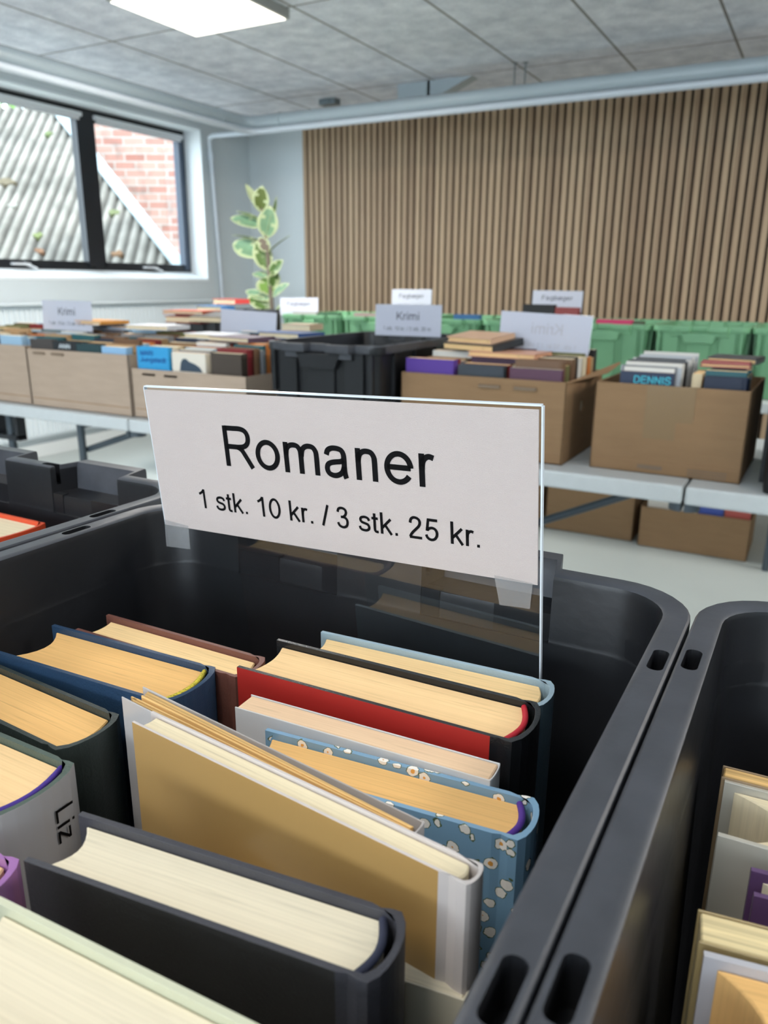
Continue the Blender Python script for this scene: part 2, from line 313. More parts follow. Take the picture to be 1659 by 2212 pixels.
GL = {   # advance, centre lines
 'o': (.556, [ell(.278, .26, .205, .222)]), 'n': (.556, [[(.11, 0), (.11, .519)], NARCH(.11)]),
 'm': (.833, [[(.11, 0), (.11, .519)], NARCH(.11), [(x + .012, y) for x, y in NARCH(.405)]]),
 'r': (.333, [[(.11, 0), (.11, .519)], crom([(.11, .26), (.125, .38), (.17, .45), (.235, .478), (.31, .458)])]),
 'a': (.556, [crom([(.075, .365), (.105, .44), (.175, .478), (.27, .483), (.36, .458), (.398, .39), (.402, .30), (.402, .14), (.412, .05), (.43, 0)]), crom([(.40, .30), (.33, .272), (.20, .252), (.105, .215), (.075, .14), (.105, .065), (.19, .032), (.28, .045), (.36, .10), (.40, .19)])]),
 'e': (.556, [ell(.272, .26, .205, .222, 2, 328), [(.07, .268), (.477, .268)]]),
 's': (.5, [crom([(.425, .37), (.39, .445), (.31, .482), (.22, .482), (.13, .45), (.105, .375), (.15, .31), (.25, .278), (.36, .245), (.412, .18), (.405, .10), (.34, .048), (.25, .035), (.15, .05), (.09, .095), (.068, .165)])]),
 't': (.278, [crom([(.13, .65), (.13, .40), (.13, .13), (.15, .06), (.20, .037), (.262, .042)]), [(.02, .483), (.255, .483)]]),
 'k': (.5, [[(.11, 0), (.11, .716)], [(.44, .519), (.12, .20)], [(.225, .315), (.46, 0)]]),
 '1': (.556, [[(.335, 0), (.335, .716)], crom([(.335, .70), (.25, .60), (.11, .525)])]), '0': (.556, [ell(.278, .352, .2, .325)]),
 '3': (.556, [crom([(.08, .54), (.115, .64), (.19, .682), (.29, .682), (.375, .635), (.40, .545), (.36, .45), (.28, .39), (.19, .38)]), crom([(.22, .385), (.33, .375), (.415, .31), (.435, .20), (.395, .09), (.30, .036), (.20, .04), (.115, .09), (.07, .185)])]),
 '2': (.556, [crom([(.08, .50), (.11, .62), (.19, .682), (.29, .682), (.385, .63), (.415, .53), (.375, .42), (.27, .31), (.16, .20), (.095, .11), (.072, .04)]), [(.045, .04), (.48, .04)]]),
 '5': (.556, [[(.46, .672), (.15, .672), (.10, .31)], crom([(.105, .33), (.18, .395), (.28, .42), (.38, .385), (.435, .29), (.43, .18), (.37, .08), (.28, .036), (.18, .045), (.105, .10), (.07, .185)])]),
 '.': (.278, [[(.135, 0), (.135, .092)]]), '/': (.278, [[(.02, -.01), (.255, .726)]]), ' ': (.278, []),
 'R': (.722, [[(.125, 0), (.125, .716)], crom([(.125, .676), (.30, .676), (.45, .676), (.555, .645), (.61, .56), (.60, .45), (.53, .38), (.42, .356), (.30, .354), (.125, .354)]), crom([(.36, .354), (.45, .31), (.53, .20), (.66, 0)])]),
 'K': (.667, [[(.125, 0), (.125, .716)], [(.60, .716), (.13, .25)], [(.27, .40), (.63, 0)]]), 'i': (.222, [[(.11, 0), (.11, .519)], [(.11, .62), (.11, .716)]]),
 'F': (.611, [[(.125, 0), (.125, .716)], [(.125, .676), (.57, .676)], [(.125, .37), (.50, .37)]]),
 'g': (.556, [ell(.265, .27, .19, .215), crom([(.445, .519), (.445, .30), (.445, .0), (.41, -.12), (.30, -.165), (.18, -.155), (.10, -.09)])]), 'b': (.556, [ell(.29, .26, .19, .222), [(.11, 0), (.11, .716)]]),
 'ø': (.556, [ell(.278, .26, .205, .222), [(.08, -.02), (.48, .54)]]), 'D': (.722, [[(.125, 0), (.125, .716)], crom([(.125, .676), (.35, .676), (.52, .62), (.62, .48), (.62, .24), (.52, .10), (.35, .04), (.125, .04)])]),
 'E': (.667, [[(.125, 0), (.125, .716)], [(.125, .676), (.62, .676)], [(.125, .37), (.57, .37)], [(.125, .04), (.63, .04)]]), 'N': (.722, [[(.12, 0), (.12, .716)], [(.12, .716), (.60, 0)], [(.60, 0), (.60, .716)]]),
 'I': (.278, [[(.14, 0), (.14, .716)]]), 'S': (.667, [crom([(.58, .51), (.54, .62), (.44, .68), (.31, .68), (.18, .64), (.12, .54), (.16, .44), (.32, .38), (.50, .33), (.58, .25), (.57, .13), (.48, .05), (.34, .035), (.19, .06), (.10, .13), (.075, .23)])]),
 'M': (.833, [[(.12, 0), (.12, .716)], [(.12, .716), (.415, .02)], [(.415, .02), (.71, .716)], [(.71, .716), (.71, 0)]]), 'A': (.667, [[(.03, 0), (.333, .716)], [(.333, .716), (.64, 0)], [(.14, .25), (.53, .25)]]),
 'J': (.5, [crom([(.38, .716), (.38, .40), (.38, .20), (.34, .07), (.23, .035), (.12, .07), (.08, .20)])]), 'u': (.556, [[(.445, .519), (.445, 0)], crom([(.11, .519), (.11, .30), (.12, .11), (.18, .045), (.27, .036), (.38, .08), (.44, .19)])]),
 'd': (.556, [ell(.265, .26, .19, .222), [(.445, 0), (.445, .716)]]), 'L': (.556, [[(.12, 0), (.12, .716)], [(.12, .04), (.52, .04)]]), 'z': (.5, [[(.05, .48), (.44, .48)], [(.42, .47), (.06, .05)], [(.04, .04), (.46, .04)]]),
}
def text_part(name, string, m, parent, w, h, x, z, y=0, sx=None, mirror=False, sw=.098):
    """flat lettering in the parent's XZ plane, lower left corner at (x, z), scaled to w by h"""
    V_, F_ = [], []; pen = 0
    for ch in string:
        adv, strokes = GL[ch]
        for P in strokes:
            if len(P) == 2 and abs(P[0][0] - P[1][0]) < 1e-6 and ch == '.': hw = .046
            else: hw = sw / 2
            n = len(P); closed = n > 4 and math.hypot(P[0][0] - P[-1][0], P[0][1] - P[-1][1]) < 1e-4
            L_ = []
            for i in range(n):
                a = P[i - 1] if i else (P[-2] if closed else P[0]); b = P[i + 1] if i < n - 1 else (P[1] if closed else P[-1])
                p = P[i]; t1 = Vector((p[0] - a[0], p[1] - a[1])); t2 = Vector((b[0] - p[0], b[1] - p[1]))
                if t1.length < 1e-9: t1 = t2
                if t2.length < 1e-9: t2 = t1
                t1.normalize(); t2.normalize(); t = (t1 + t2); t = t.normalized() if t.length > 1e-6 else t1
                k = hw * (1 / max(.5, t.dot(t1))) * (1 - .10 * abs(t.x)); nn = Vector((-t.y, t.x)) * k
                L_.append(((pen + p[0] + nn.x, p[1] + nn.y), (pen + p[0] - nn.x, p[1] - nn.y)))
            o = len(V_)
            for l, r in L_: V_ += [l, r]
            for i in range(n - 1): F_.append((o + 2 * i, o + 2 * i + 1, o + 2 * i + 3, o + 2 * i + 2))
        pen += adv
    xs = [p[0] for p in V_]; ys = [p[1] for p in V_]; x0, x1, y0, y1 = min(xs), max(xs), min(ys), max(ys)
    vv_ = []
    for p in V_:
        a = (p[0] - x0) / (x1 - x0) * w; b = (p[1] - y0) / (y1 - y0) * h
        vv_.append((x + (w - a if mirror else a), y, z + b))
    me = bpy.data.meshes.new(name); me.from_pydata(vv_, [], F_); me.materials.append(m)
    o = bpy.data.objects.new(name, me); COL.objects.link(o); o.parent = parent
    return o

# ------------------------------------------------------------------ the room
XW, YB, ZC = -4.76, 6.05, CZ + 1.28
SLAT = .0575
XR, YF = 3.6, -3.4
struct(MB().box(XW - .25, XR, YF, YB, -.1, 0).build('floor', M_FLOOR))
struct(MB().box(XW, XR, YF, YB, ZC, ZC + .15).build('ceiling', ceiling_mat()))
struct(MB().box(XW - .25, XR + .2, YB, YB + .2, 0, ZC + .15).build('wall_back', M_WALL))
struct(MB().box(XR, XR + .2, YF, YB, 0, ZC + .15).build('wall_right', M_WALL))
struct(MB().box(XW - .25, -2.4, YF - .2, YF, 0, ZC + .15).box(2.0, XR + .2, YF - .2, YF, 0, ZC + .15).box(-2.4, 2.0, YF - .2, YF, 0, CZ - .35)
       .box(-2.4, 2.0, YF - .2, YF, CZ + 1.05, ZC + .15).build('wall_front', M_WALL))
wf = MB().box(-2.4, 2.0, YF - .16, YF - .1, CZ - .35, CZ - .29).box(-2.4, 2.0, YF - .16, YF - .1, CZ + .99, CZ + 1.05)
for x_ in (-2.4, -.98, .5, 1.94): wf.box(x_, x_ + .06, YF - .16, YF - .1, CZ - .35, CZ + 1.05)
struct(wf.build('fill_window', M_BLACKFR))  # window and its opening added out of view to house the fill light
WY0, WY1, WZ0, WZ1 = 1.75, 5.42, CZ + .03, CZ + 1.22
w = MB()
w.box(XW - .25, XW, YF, WY0, 0, ZC + .15).box(XW - .25, XW, WY1, YB, 0, ZC + .15)
w.box(XW - .25, XW, WY0, WY1, 0, WZ0).box(XW - .25, XW, WY0, WY1, WZ1, ZC + .15)
struct(w.build('wall_left', M_WALL))
# white lining of the window opening, with the sloping sill
XF = -4.94
w = MB()
w.add([(XW + .004, WY0, WZ0), (XW + .004, WY1, WZ0), (XF, WY1, WZ0 + .055), (XF, WY0, WZ0 + .055), (XW + .004, WY0, WZ0 - .02), (XW + .004, WY1, WZ0 - .02), (XF, WY1, WZ0 + .01), (XF, WY0, WZ0 + .01)],
      [(0, 1, 2, 3), (4, 7, 6, 5), (0, 4, 5, 1), (2, 6, 7, 3), (1, 5, 6, 2), (0, 3, 7, 4)])
w.box(XF, XW + .004, WY1 - .012, WY1 + .001, WZ0, WZ1).box(XF, XW + .004, WY0, WY0 + .01, WZ0, WZ1).box(XF, XW + .004, WY0, WY1, WZ1 - .012, WZ1 + .001)
w.build('window_lining', M_SILL)
struct(bpy.data.objects['window_lining']); bpy.data.objects['window_lining'].name = 'trim_1'
# window: black frame, two bottom-hung sashes in view
win = struct(MB().box(XF - .06, XF, WY0, WY1, WZ0 + .03, WZ0 + .075).box(XF - .06, XF, WY0, WY1, WZ1 - .05, WZ1 - .01)
             .box(XF - .06, XF, WY1 - .035, WY1 - .01, WZ0 + .05, WZ1 - .03).box(XF - .06, XF, WY0, WY0 + .05, WZ0 + .05, WZ1 - .03)
             .box(XF - .06, XF + .01, 4.345, 4.44, WZ0 + .06, WZ1 - .03).build('window_1', M_BLACKFR))
def sash(y0, y1, m_r, tilt=0):
    z0, z1 = WZ0 + .075, WZ1 - .05; f = .055
    MB().box(XF - .05, XF - .005, y0, y1, z0, z0 + .04).box(XF - .05, XF - .005, y0, y1, z1 - .04, z1).box(XF - .05, XF - .005, y0, y0 + .03, z0, z1).build('window_sash', M_BLACKFR, win)
    MB().box(XF - .05, XF + .012, y1 - f, y1, z0, z1).build('window_stile', m_r, win)
    MB().box(XF - .03, XF - .024, y0 + .03, y1 - f, z0 + .04, z1 - .04).build('window_pane', M_GLASS, win)
    b = MB().box(XF - .002, XF + .035, y0 + .01, y1 - .01, z1 - .028, z1 + .004).build('blind_cassette', M_BLIND, win, bevel=.008)
    MB().box(XF + .014, XF + .02, y0 + .03, y1 - .03, z1 - .05, z1 - .028).build('blind_hem', M_BLIND, win)
    c = (y0 + y1) / 2
    MB().box(XF - .002, XF + .03, c - .07, c + .07, z0 + .002, z0 + .018).tube([(XF + .02, c + .02, z0 + .015), (XF + .05, c + .1, z0 - .02)], .009, 8).build('window_handle', M_BLIND, win, smooth=.6)
sash(3.05, 4.345, M_BLACKFR); sash(4.44, 5.385, M_BLUEFR); sash(1.8, 3.0, M_BLACKFR)
# slatted wood cladding
sl = empty('slat_panel', (0, YB - .004, 0))
tag(sl, 'light oak vertical slat cladding covering the back wall behind the green bins', 'wall panel')
mb = MB(); x = -4.15
while x < XR - .06:
    mb.box(x, x + SLAT * .66, -.034, -.012, .02, ZC - CZ + CZ - .002); x += SLAT
mb.build('wood_slats', slat_mat(), sl)
MB().box(-4.16, XR - .01, -.012, 0, .02, ZC - .002).build('felt_backing', mat('dark_felt', (62, 52, 42), .95), sl)
struct(MB().box(XW, XW + .014, YF, YB, 0, .09).build('baseboard_left', M_TRIM))
struct(MB().box(XW + .014, XR, YB - .05, YB - .035, 0, .09).build('baseboard_back', M_TRIM))

# pipes under the ceiling
def bend(p, q, r, a, n=6):
    return [tuple(Vector(p).lerp(Vector(q), t)) for t in [k / n for k in range(n + 1)]]
bp = empty('overhead_pipe', (-3.9, 4.95, CZ + 1.115))
tag(bp, 'thick grey painted pipe turning the corner below the ceiling', 'pipe')
pts = [(0, -8.2, 0), (0, -.12, 0), (.012, -.06, 0), (.06, -.012, 0), (.12, 0, 0), (7.4, 0, 0)]
MB().tube(pts, .043, 20).build('pipe_run', M_PIPE, bp, smooth=1.)
for (x, y) in [(0, -2.05), (-.015, -4.9), (2.04, 0), (2.10, 0.02), (5.2, 0)]:
    MB().tube([(x, y, .03), (x, y, .165)], .005, 8).tube([(x, y, .163), (x, y, .166)], .018, 10).build('hanger_rod', M_ROD, bp, smooth=1.)
for (x, y, ax) in [(0, -.30, 1), (.30, 0, 0)]:
    d = Vector((0, .02, 0)) if ax else Vector((.02, 0, 0)); c = Vector((x, y, 0))
    MB().tube([c - d * .4, c + d * .4], .048, 18).build('pipe_clamp', M_PIPE, bp, smooth=1.)
sp = empty('heating_pipe', (-3.86, 4.93, CZ + 1.05))
tag(sp, 'thin pale heating pipe below the thick one, dropping down beside the window', 'pipe')
MB().tube([(0, -8.1, 0), (0, -.1, 0), (.012, -.05, 0), (.05, -.012, 0), (.1, 0, 0), (7.3, 0, 0)], .021, 14).build('pipe_run', M_PIPEW, sp, smooth=1.)
MB().tube([(0, -.03, -.0), (0, .02, .01), (-.02, .06, .01), (-.74, .45, .10), (-.83, .52, .10), (-.855, .55, .06), (-.86, .56, -.02), (-.86, .62, -1.25)], .019, 14).build('down_pipe', M_PIPEW, sp, smooth=1.)
MB().tube([(-.86, .562, .0), (-.86, .565, -.06)], .027, 14).build('pipe_union', M_PIPEW, sp, smooth=1.)
jb = MB().box(-.12, .12, -.05, .05, -.14, 0).add([(.1, -.05, 0), (.1, .05, 0), (.42, .05, 0), (.42, -.05, 0), (.1, -.05, -.13), (.1, .05, -.13)], [(0, 1, 2, 3), (0, 4, 5, 1), (4, 3, 2, 5), (0, 3, 4), (1, 5, 2)]).build('ceiling_bracket', M_PIPE, None, (-2.62, 5.15, ZC))
tag(jb, 'grey wedge-shaped bracket under the ceiling behind the back pipe', 'bracket')
jb = MB().box(-.07, .07, -.04, .04, -.04, 0).box(-.03, .03, -.05, -.04, -.03, -.01).build('ceiling_outlet', M_ROD, None, (-3.38, 5.25, ZC), bevel=.01)
tag(jb, 'small dark box fixed under the ceiling near the pipe corner', 'outlet box')

# ceiling lamps
def make_lamp(x, y, label):
    t = empty('ceiling_lamp', (x, y, ZC)); tag(t, label, 'lamp', 'square ceiling lamps')
    MB().box(-.3, .3, -.3, .3, -.045, 0).build('lamp_frame', M_LAMPFR, t, bevel=.004)
    MB().box(-.285, .285, -.285, .285, -.0505, -.0455).build('lamp_diffuser', M_LAMP, t)
    return t
lamp0 = make_lamp(*LAMPS[0], 'square white glowing ceiling lamp above the window side')
for x, y in LAMPS[1:]:
    c = copy_tree(lamp0); c.location = (x, y, ZC); c['label'] = 'square white glowing ceiling lamp out of the picture above the front bins'

# radiator
def radiator():
    t = empty('radiator', (XW + .004, 3.6, .14)); tag(t, 'long white ribbed radiator on the wall under the window', 'radiator')
    m = MB(); y = -1.85
    while y < 1.75:
        m.prism([(.045, y), (.062, y + .008), (.062, y + .026), (.045, y + .034)], .02, .88); y += .04
    m.box(.03, .046, -1.85, 1.78, .0, .9)
    m.build('radiator_panel', M_RAD, t)
    MB().box(.02, .105, -1.86, 1.79, .9, .915).build('top_grille', M_RAD, t, bevel=.004)
    MB().box(.028, .1, 1.78, 1.79, 0, .9).build('side_cover', M_RAD, t)
    for y_ in (-1.2, 1.2): MB().box(0, .03, y_, y_ + .04, .1, .8).build('wall_bracket', M_RAD, t)
    MB().tube([(.07, 1.79, .84), (.07, 1.92, .84)], .026, 14).build('radiator_valve', M_SILL, t, smooth=1.)
radiator()

# ------------------------------------------------------------------ outside the window
def ray(u, v):
    return Mw @ Vector((u - 829.5, 1106. - v, -1675.))
EYE = Vector((0, 0, CZ))
# brick gable wall of the next house, about ten metres away
dw = Vector((.874, .486, 0)); nw = Vector((-.486, .874, 0)); P0 = EYE + ray(300, 450).normalized() * 11
BR = brick_mat()
hb = empty('brick_house', P0); hb.rotation_euler = (0, 0, math.atan2(.486, .874))
tag(hb, 'red brick house wall seen through the right window pane', 'house')
wm = MB(); wm.add([(-.92, 0, 0), (1.05, 0, 0), (1.05, 6, 0), (-.92, 6, 0), (-.92, 0, -3), (1.05, 0, -3), (1.05, 6, -3), (-.92, 6, -3)],
                  [(0, 1, 2, 3), (4, 7, 6, 5), (0, 4, 5, 1), (1, 5, 6, 2), (2, 6, 7, 3), (3, 7, 4, 0)])
wo = wm.build('brick_wall', BR, hb); wo.rotation_euler = (PI / 2, 0, 0); wo.location = (0, 0, -2.4)
# corrugated roof
e_dir = Vector((.85, .53, 0)).normalized(); up_h = Vector((-.53, .85, 0)).normalized(); pitch = math.radians(37)
up_d = up_h * math.cos(pitch) + Vector((0, 0, 1)) * math.sin(pitch); n_d = e_dir.cross(up_d)
E0 = EYE + ray(250, 640).normalized() * 7.6
def hit(u, v):
    r = ray(u, v); t = (E0 - EYE).dot(n_d) / r.dot(n_d); p = EYE + r * t - E0
    return p.dot(e_dir), p.dot(up_d)
vA = hit(112, 236); vB = hit(392, 592); vC = hit(-30, 236)
ro = empty('corrugated_roof', E0); tag(ro, 'grey mossy corrugated roof seen through the window', 'roof')
ro.rotation_euler = Matrix((e_dir, up_h, Vector((0, 0, 1)))).transposed().to_euler()
def xr(v):  # verge position at height v
    return vB[0] + (vA[0] - vB[0]) * (v - vB[1]) / (vA[1] - vB[1])
HB = vB[1] - .02; m = MB(); NV = 30; per = .105; x0 = vC[0] - 3.0; x1 = xr(HB) + .1; nx = int((x1 - x0) / (per / 6)); top = vA[1]
vv = []; ff = []
for j in range(NV + 1):
    h = HB + (top - HB) * j / NV
    for i in range(nx + 1):
        px = x0 + (x1 - x0) * i / nx; px = min(px, xr(h))
        d = .019 * math.sin(2 * PI * px / per) + (.006 if (j // 6) % 2 else 0)
        vv.append((px, h * math.cos(pitch) - d * math.sin(pitch), h * math.sin(pitch) + d * math.cos(pitch)))
for j in range(NV):
    for i in range(nx):
        a = j * (nx + 1) + i; ff.append((a, a + 1, a + nx + 2, a + nx + 1))
m.add(vv, ff)
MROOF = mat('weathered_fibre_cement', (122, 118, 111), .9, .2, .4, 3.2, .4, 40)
def groove_shade(m_):   # valleys of the sheets painted darker as shade between the ridges
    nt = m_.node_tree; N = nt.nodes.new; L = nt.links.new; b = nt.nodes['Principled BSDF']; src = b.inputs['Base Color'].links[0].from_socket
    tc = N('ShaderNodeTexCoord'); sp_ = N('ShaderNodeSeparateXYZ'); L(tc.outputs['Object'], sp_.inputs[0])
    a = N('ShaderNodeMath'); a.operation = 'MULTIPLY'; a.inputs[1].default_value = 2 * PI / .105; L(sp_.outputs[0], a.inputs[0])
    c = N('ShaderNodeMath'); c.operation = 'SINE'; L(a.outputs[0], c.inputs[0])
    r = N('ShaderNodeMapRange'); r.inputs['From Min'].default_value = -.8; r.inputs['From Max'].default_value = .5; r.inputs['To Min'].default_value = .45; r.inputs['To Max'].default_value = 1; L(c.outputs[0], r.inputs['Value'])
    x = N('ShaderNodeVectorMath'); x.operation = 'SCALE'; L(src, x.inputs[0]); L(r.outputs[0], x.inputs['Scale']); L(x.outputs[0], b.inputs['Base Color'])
groove_shade(MROOF)
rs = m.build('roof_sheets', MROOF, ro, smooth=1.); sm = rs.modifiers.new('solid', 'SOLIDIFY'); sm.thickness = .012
def vpt(h, off, dz): return Vector((xr(h) + off, h * math.cos(pitch) - dz * math.sin(pitch), h * math.sin(pitch) + dz * math.cos(pitch)))
a0, a1 = vB[1] + .02, top + .6
MB().add([vpt(a0, -.04, .03), vpt(a0, .09, .03), vpt(a1, .09, .03), vpt(a1, -.04, .03), vpt(a0, -.04, .06), vpt(a0, .09, .06), vpt(a1, .09, .06), vpt(a1, -.04, .06)],
         [(0, 1, 2, 3), (4, 7, 6, 5), (0, 4, 5, 1), (1, 5, 6, 2), (2, 6, 7, 3), (3, 7, 4, 0)]).build('verge_board', mat('pale_verge_board', (140, 152, 156), .6), ro)
for (uu, v_, c, s_) in [(85, 515, (96, 104, 66), .06), (88, 548, (112, 82, 62), .05), (255, 555, (110, 84, 62), .06), (15, 400, (92, 84, 68), .10), (107, 295, (86, 96, 62), .05), (30, 450, (130, 128, 120), .05), (250, 465, (90, 96, 66), .06)]:
    hx, hv = hit(uu, v_); k = MB(); rr = []
    for i in range(9): a = 2 * PI * i / 9; q = s_ * random.uniform(.6, 1.2); rr.append((hx + q * math.cos(a), (hv + q * math.sin(a) * .8)))
    k.add([(p[0], p[1] * math.cos(pitch) - dz * math.sin(pitch), p[1] * math.sin(pitch) + dz * math.cos(pitch)) for dz in (.0, .04) for p in rr],
          [tuple(range(9))[::-1], tuple(range(9, 18))] + [(i, (i + 1) % 9, 9 + (i + 1) % 9, 9 + i) for i in range(9)])
    k.build('moss_clump', mat('moss_%d_%d_%d' % c, c, .9, .2, .3, 30), ro)
# tree beyond the roof ridge
tr = empty('leafy_tree', EYE + ray(10, 330).normalized() * 17 - Vector((0, 0, 5.5))); tag(tr, 'bright green tree peeping over the corrugated roof', 'tree')
MB().tube([(0, 0, 0), (.1, 0, 3), (0, .1, 6)], [.2, .15, .08], 8).build('trunk', M_STEM, tr, smooth=1.)
lf = MB()
for i in range(1500):
    p = Vector([random.gauss(0, 1) for _ in range(3)]).normalized() * random.uniform(.6, 1.5); p.z = p.z * .9 + 6.2; p.x *= 1.2
    a = Vector([random.gauss(0, 1) for _ in range(3)]).normalized() * .09; b = a.orthogonal().normalized() * .06
    lf.add([p - a, p + b, p + a, p - b], [(0, 1, 2, 3)], i % 2)
lf.build('crown', [mat('tree_leaf', (120, 170, 60), .6), mat('tree_leaf_dark', (60, 110, 60), .6)], tr)
struct(MB().box(-30, XW - .3, -20, 30, -1.6, -1.5).build('ground', mat('outdoor_ground', (170, 168, 160), .9)))

# ------------------------------------------------------------------ plastic bins
HX, HY = .1978, .30
def ring(hx, hy, r, z, disp=0.):
    st = [-.118, -.112, -.037, -.032, 0, .032, .037, .112, .118]
    dd = lambda x: disp if .036 < abs(x) < .113 else 0.
    pts = []
    for x in st: pts.append((-x * 1., -hy - dd(x), z)) if False else pts.append((x, -hy - dd(x), z))
    def arc(cx_, cy_, a0_):
        for k in range(9):
            a = a0_ + PI / 2 * k / 8; pts.append((cx_ + r * math.cos(a), cy_ + r * math.sin(a), z))
    arc(hx - r, -hy + r, -PI / 2); arc(hx - r, hy - r, 0)
    for x in st[::-1]: pts.append((x, hy + dd(x), z))
    arc(-hx + r, hy - r, PI / 2); arc(-hx + r, -hy + r, PI)
    return pts
def bin_body_mesh(T=.0175):
    m = MB(); R = []
    R.append(ring(HX - T - .002, HY - T - .002, .03, 0)); R.append(ring(HX - T, HY - T, .033, .012))
    R.append(ring(HX - .0135, HY - .0135, .036, .262)); R.append(ring(HX - .0125, HY - .0125, .036, .266))
    R.append(ring(HX - .001, HY - .001, .042, .268, .026)); R.append(ring(HX, HY, .042, .270, .026)); R.append(ring(HX, HY, .042, .2885, .026)); R.append(ring(HX - .0004, HY - .0004, .0416, .2912, .026))
    R.append(ring(HX - .0014, HY - .0014, .041, RIM, .026))
    R.append(ring(HX - .0115, HY - .0115, .032, RIM, .024)); R.append(ring(HX - .0135, HY - .0135, .030, .2908, .026)); R.append(ring(HX - .0142, HY - .0142, .030, .288, .026))
    R.append(ring(HX - .0150, HY - .0150, .030, .252, .024)); R.append(ring(HX - .0155, HY - .0155, .030, .250, .022)); R.append(ring(HX - .0158, HY - .0158, .030, .2485, 0))
    R.append(ring(HX - T - .003, HY - T - .003, .028, .012)); R.append(ring(HX - T - .007, HY - T - .007, .026, .007))
    m.loft(R)
    me = m.mesh('bin_body', [M_BIN], .6)
    ob = bpy.data.objects.new('tmp', me); COL.objects.link(ob)
    c = MB()
    def slot(cx_, cy_, lx, ly, r=.0032):
        poly = []
        for (qx, qy, a0_) in [(lx - r, -ly + r, -PI / 2), (lx - r, ly - r, 0), (-lx + r, ly - r, PI / 2), (-lx + r, -ly + r, PI)]:
            for k in range(5): a = a0_ + PI / 2 * k / 4; poly.append((cx_ + qx + r * math.cos(a), cy_ + qy + r * math.sin(a)))
        c.prism(poly, .274, .30)
    for s in (-1, 1):
        for cy_ in (-.205, .008, .205): slot(s * (HX - .0062), cy_, .0036, .011)
        slot(.024, s * (HY - .0065), .010, .0036); 
    cut = bpy.data.objects.new('cut', c.mesh('cut', [M_BIN])); COL.objects.link(cut)
    b = ob.modifiers.new('b', 'BOOLEAN'); b.operation = 'DIFFERENCE'; b.object = cut; b.solver = 'EXACT'
    dg = bpy.context.evaluated_depsgraph_get(); res = bpy.data.meshes.new_from_object(ob.evaluated_get(dg))
    bpy.data.objects.remove(ob); bpy.data.objects.remove(cut); m = MB()
    # vertical corner columns and centre panels on the short ends
    def slab(c0, c1, z0, z1, out, ax, sg):
        # a rib whose back follows the tapering wall
        h_ = HY if ax else HX; inn = lambda z: h_ - T - .001 + (T - .013) * (z / .262); v = []
        for z in (z0, z1):
            for c_ in (c0, c1):
                for d in (inn(z), h_ - out - (T - .0165) * (1 - z / .262)):
                    v.append((c_, sg * d, z) if ax else (sg * d, c_, z))
        m.add(v, [(0, 1, 3, 2), (4, 6, 7, 5), (0, 4, 5, 1), (2, 3, 7, 6), (0, 2, 6, 4), (1, 5, 7, 3)])
    for sg in (-1, 1):
        for cx_ in (-.112, .112): slab(cx_ - .03, cx_ + .03, .004, .267, .003, 1, sg)
        slab(-.045, .045, .004, .267, .007, 1, sg)
        for cx_ in (-.165, .165): slab(cx_ - .006, cx_ + .006, .15, .267, .004, 1, sg)
        for cy_ in (-.2, -.07, .07, .2): slab(cy_ - .006, cy_ + .006, .01, .267, .005, 0, sg)
    rib = m.mesh('ribs', [M_BIN]); bm = bmesh.new(); bm.from_mesh(res); bm.from_mesh(rib); bm.to_mesh(res); bm.free(); bpy.data.meshes.remove(rib)
    res.name = 'bin_body'
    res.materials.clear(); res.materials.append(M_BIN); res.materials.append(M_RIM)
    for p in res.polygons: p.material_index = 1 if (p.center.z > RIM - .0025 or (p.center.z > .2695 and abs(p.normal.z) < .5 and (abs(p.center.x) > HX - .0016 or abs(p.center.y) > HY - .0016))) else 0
    return res
BODY = bin_body_mesh()
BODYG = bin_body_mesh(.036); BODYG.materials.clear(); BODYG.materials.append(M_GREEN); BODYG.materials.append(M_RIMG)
def grip_mesh(m_):
    g = MB(); v = [(-.075, 0, .266), (.075, 0, .266), (.055, 0, .222), (-.055, 0, .222)]
    g.add([(x, y, z) for y in (-HY - .013, -HY + .012) for x, _, z in v], [(0, 1, 2, 3), (7, 6, 5, 4), (0, 4, 5, 1), (1, 5, 6, 2), (2, 6, 7, 3), (3, 7, 4, 0)])
    return g.mesh('grip', [m_])
GR, GRG = grip_mesh(M_BIN), grip_mesh(M_GREEN)
LATCH = {}
def make_bin(x, y, label, z=ZT, green=False, rz=0, group=None):
    t = empty('storage_bin', (x, y, z), (0, 0, rz)); tag(t, label, 'storage bin', group)
    o = bpy.data.objects.new('bin_body', BODYG if green else BODY); COL.objects.link(o); o.parent = t
    for k in (0, 1):
        g = bpy.data.objects.new('handle_grip', GRG if green else GR); COL.objects.link(g); g.parent = t
        g.rotation_euler = (0, 0, PI * k)
        b = g.modifiers.new('bevel', 'BEVEL'); b.width = .003; b.segments = 2
    return t
BX = -.2367
make_bin(BX, .135, 'dark grey plastic bin of hardbacks holding the large novels sign')
make_bin(BX - .399, .172, 'dark grey plastic bin at the left edge holding an orange-red book')
make_bin(BX + .3965, .143, 'dark grey plastic bin at the right edge beside the large sign bin')
make_bin(-1.245, 2.165, 'black plastic bin on the middle table between the cardboard boxes')
make_bin(.104, 2.20, 'black plastic bin cut off by the right edge on the middle table')
make_bin(-3.27, 3.90, 'black plastic bin on the back table, leftmost before the green bins')
gl = ['first green bin from the left on the back table', 'second green bin from the left on the back table', 'third green bin on the back table, behind the black bin', 'green bin just right of the standing front-facing sign with the bold title',
      'green bin behind the see-through reversed sign', 'green bin standing directly behind the box of comics', 'green bin cut off by the right edge of the picture']
GX = [-2.455, -2.057, -1.659, -1.261, -.863, -.465, -.067]
for x, l in zip(GX, gl): make_bin(x, 3.885, l, green=True, group='green bins on the back table')
# small moulding marks
for (x, y) in ((BX + HX - .012, .402),):
    o = MB().box(-.0045, .0045, -.005, .005, 0, .0006)
lt = MB()

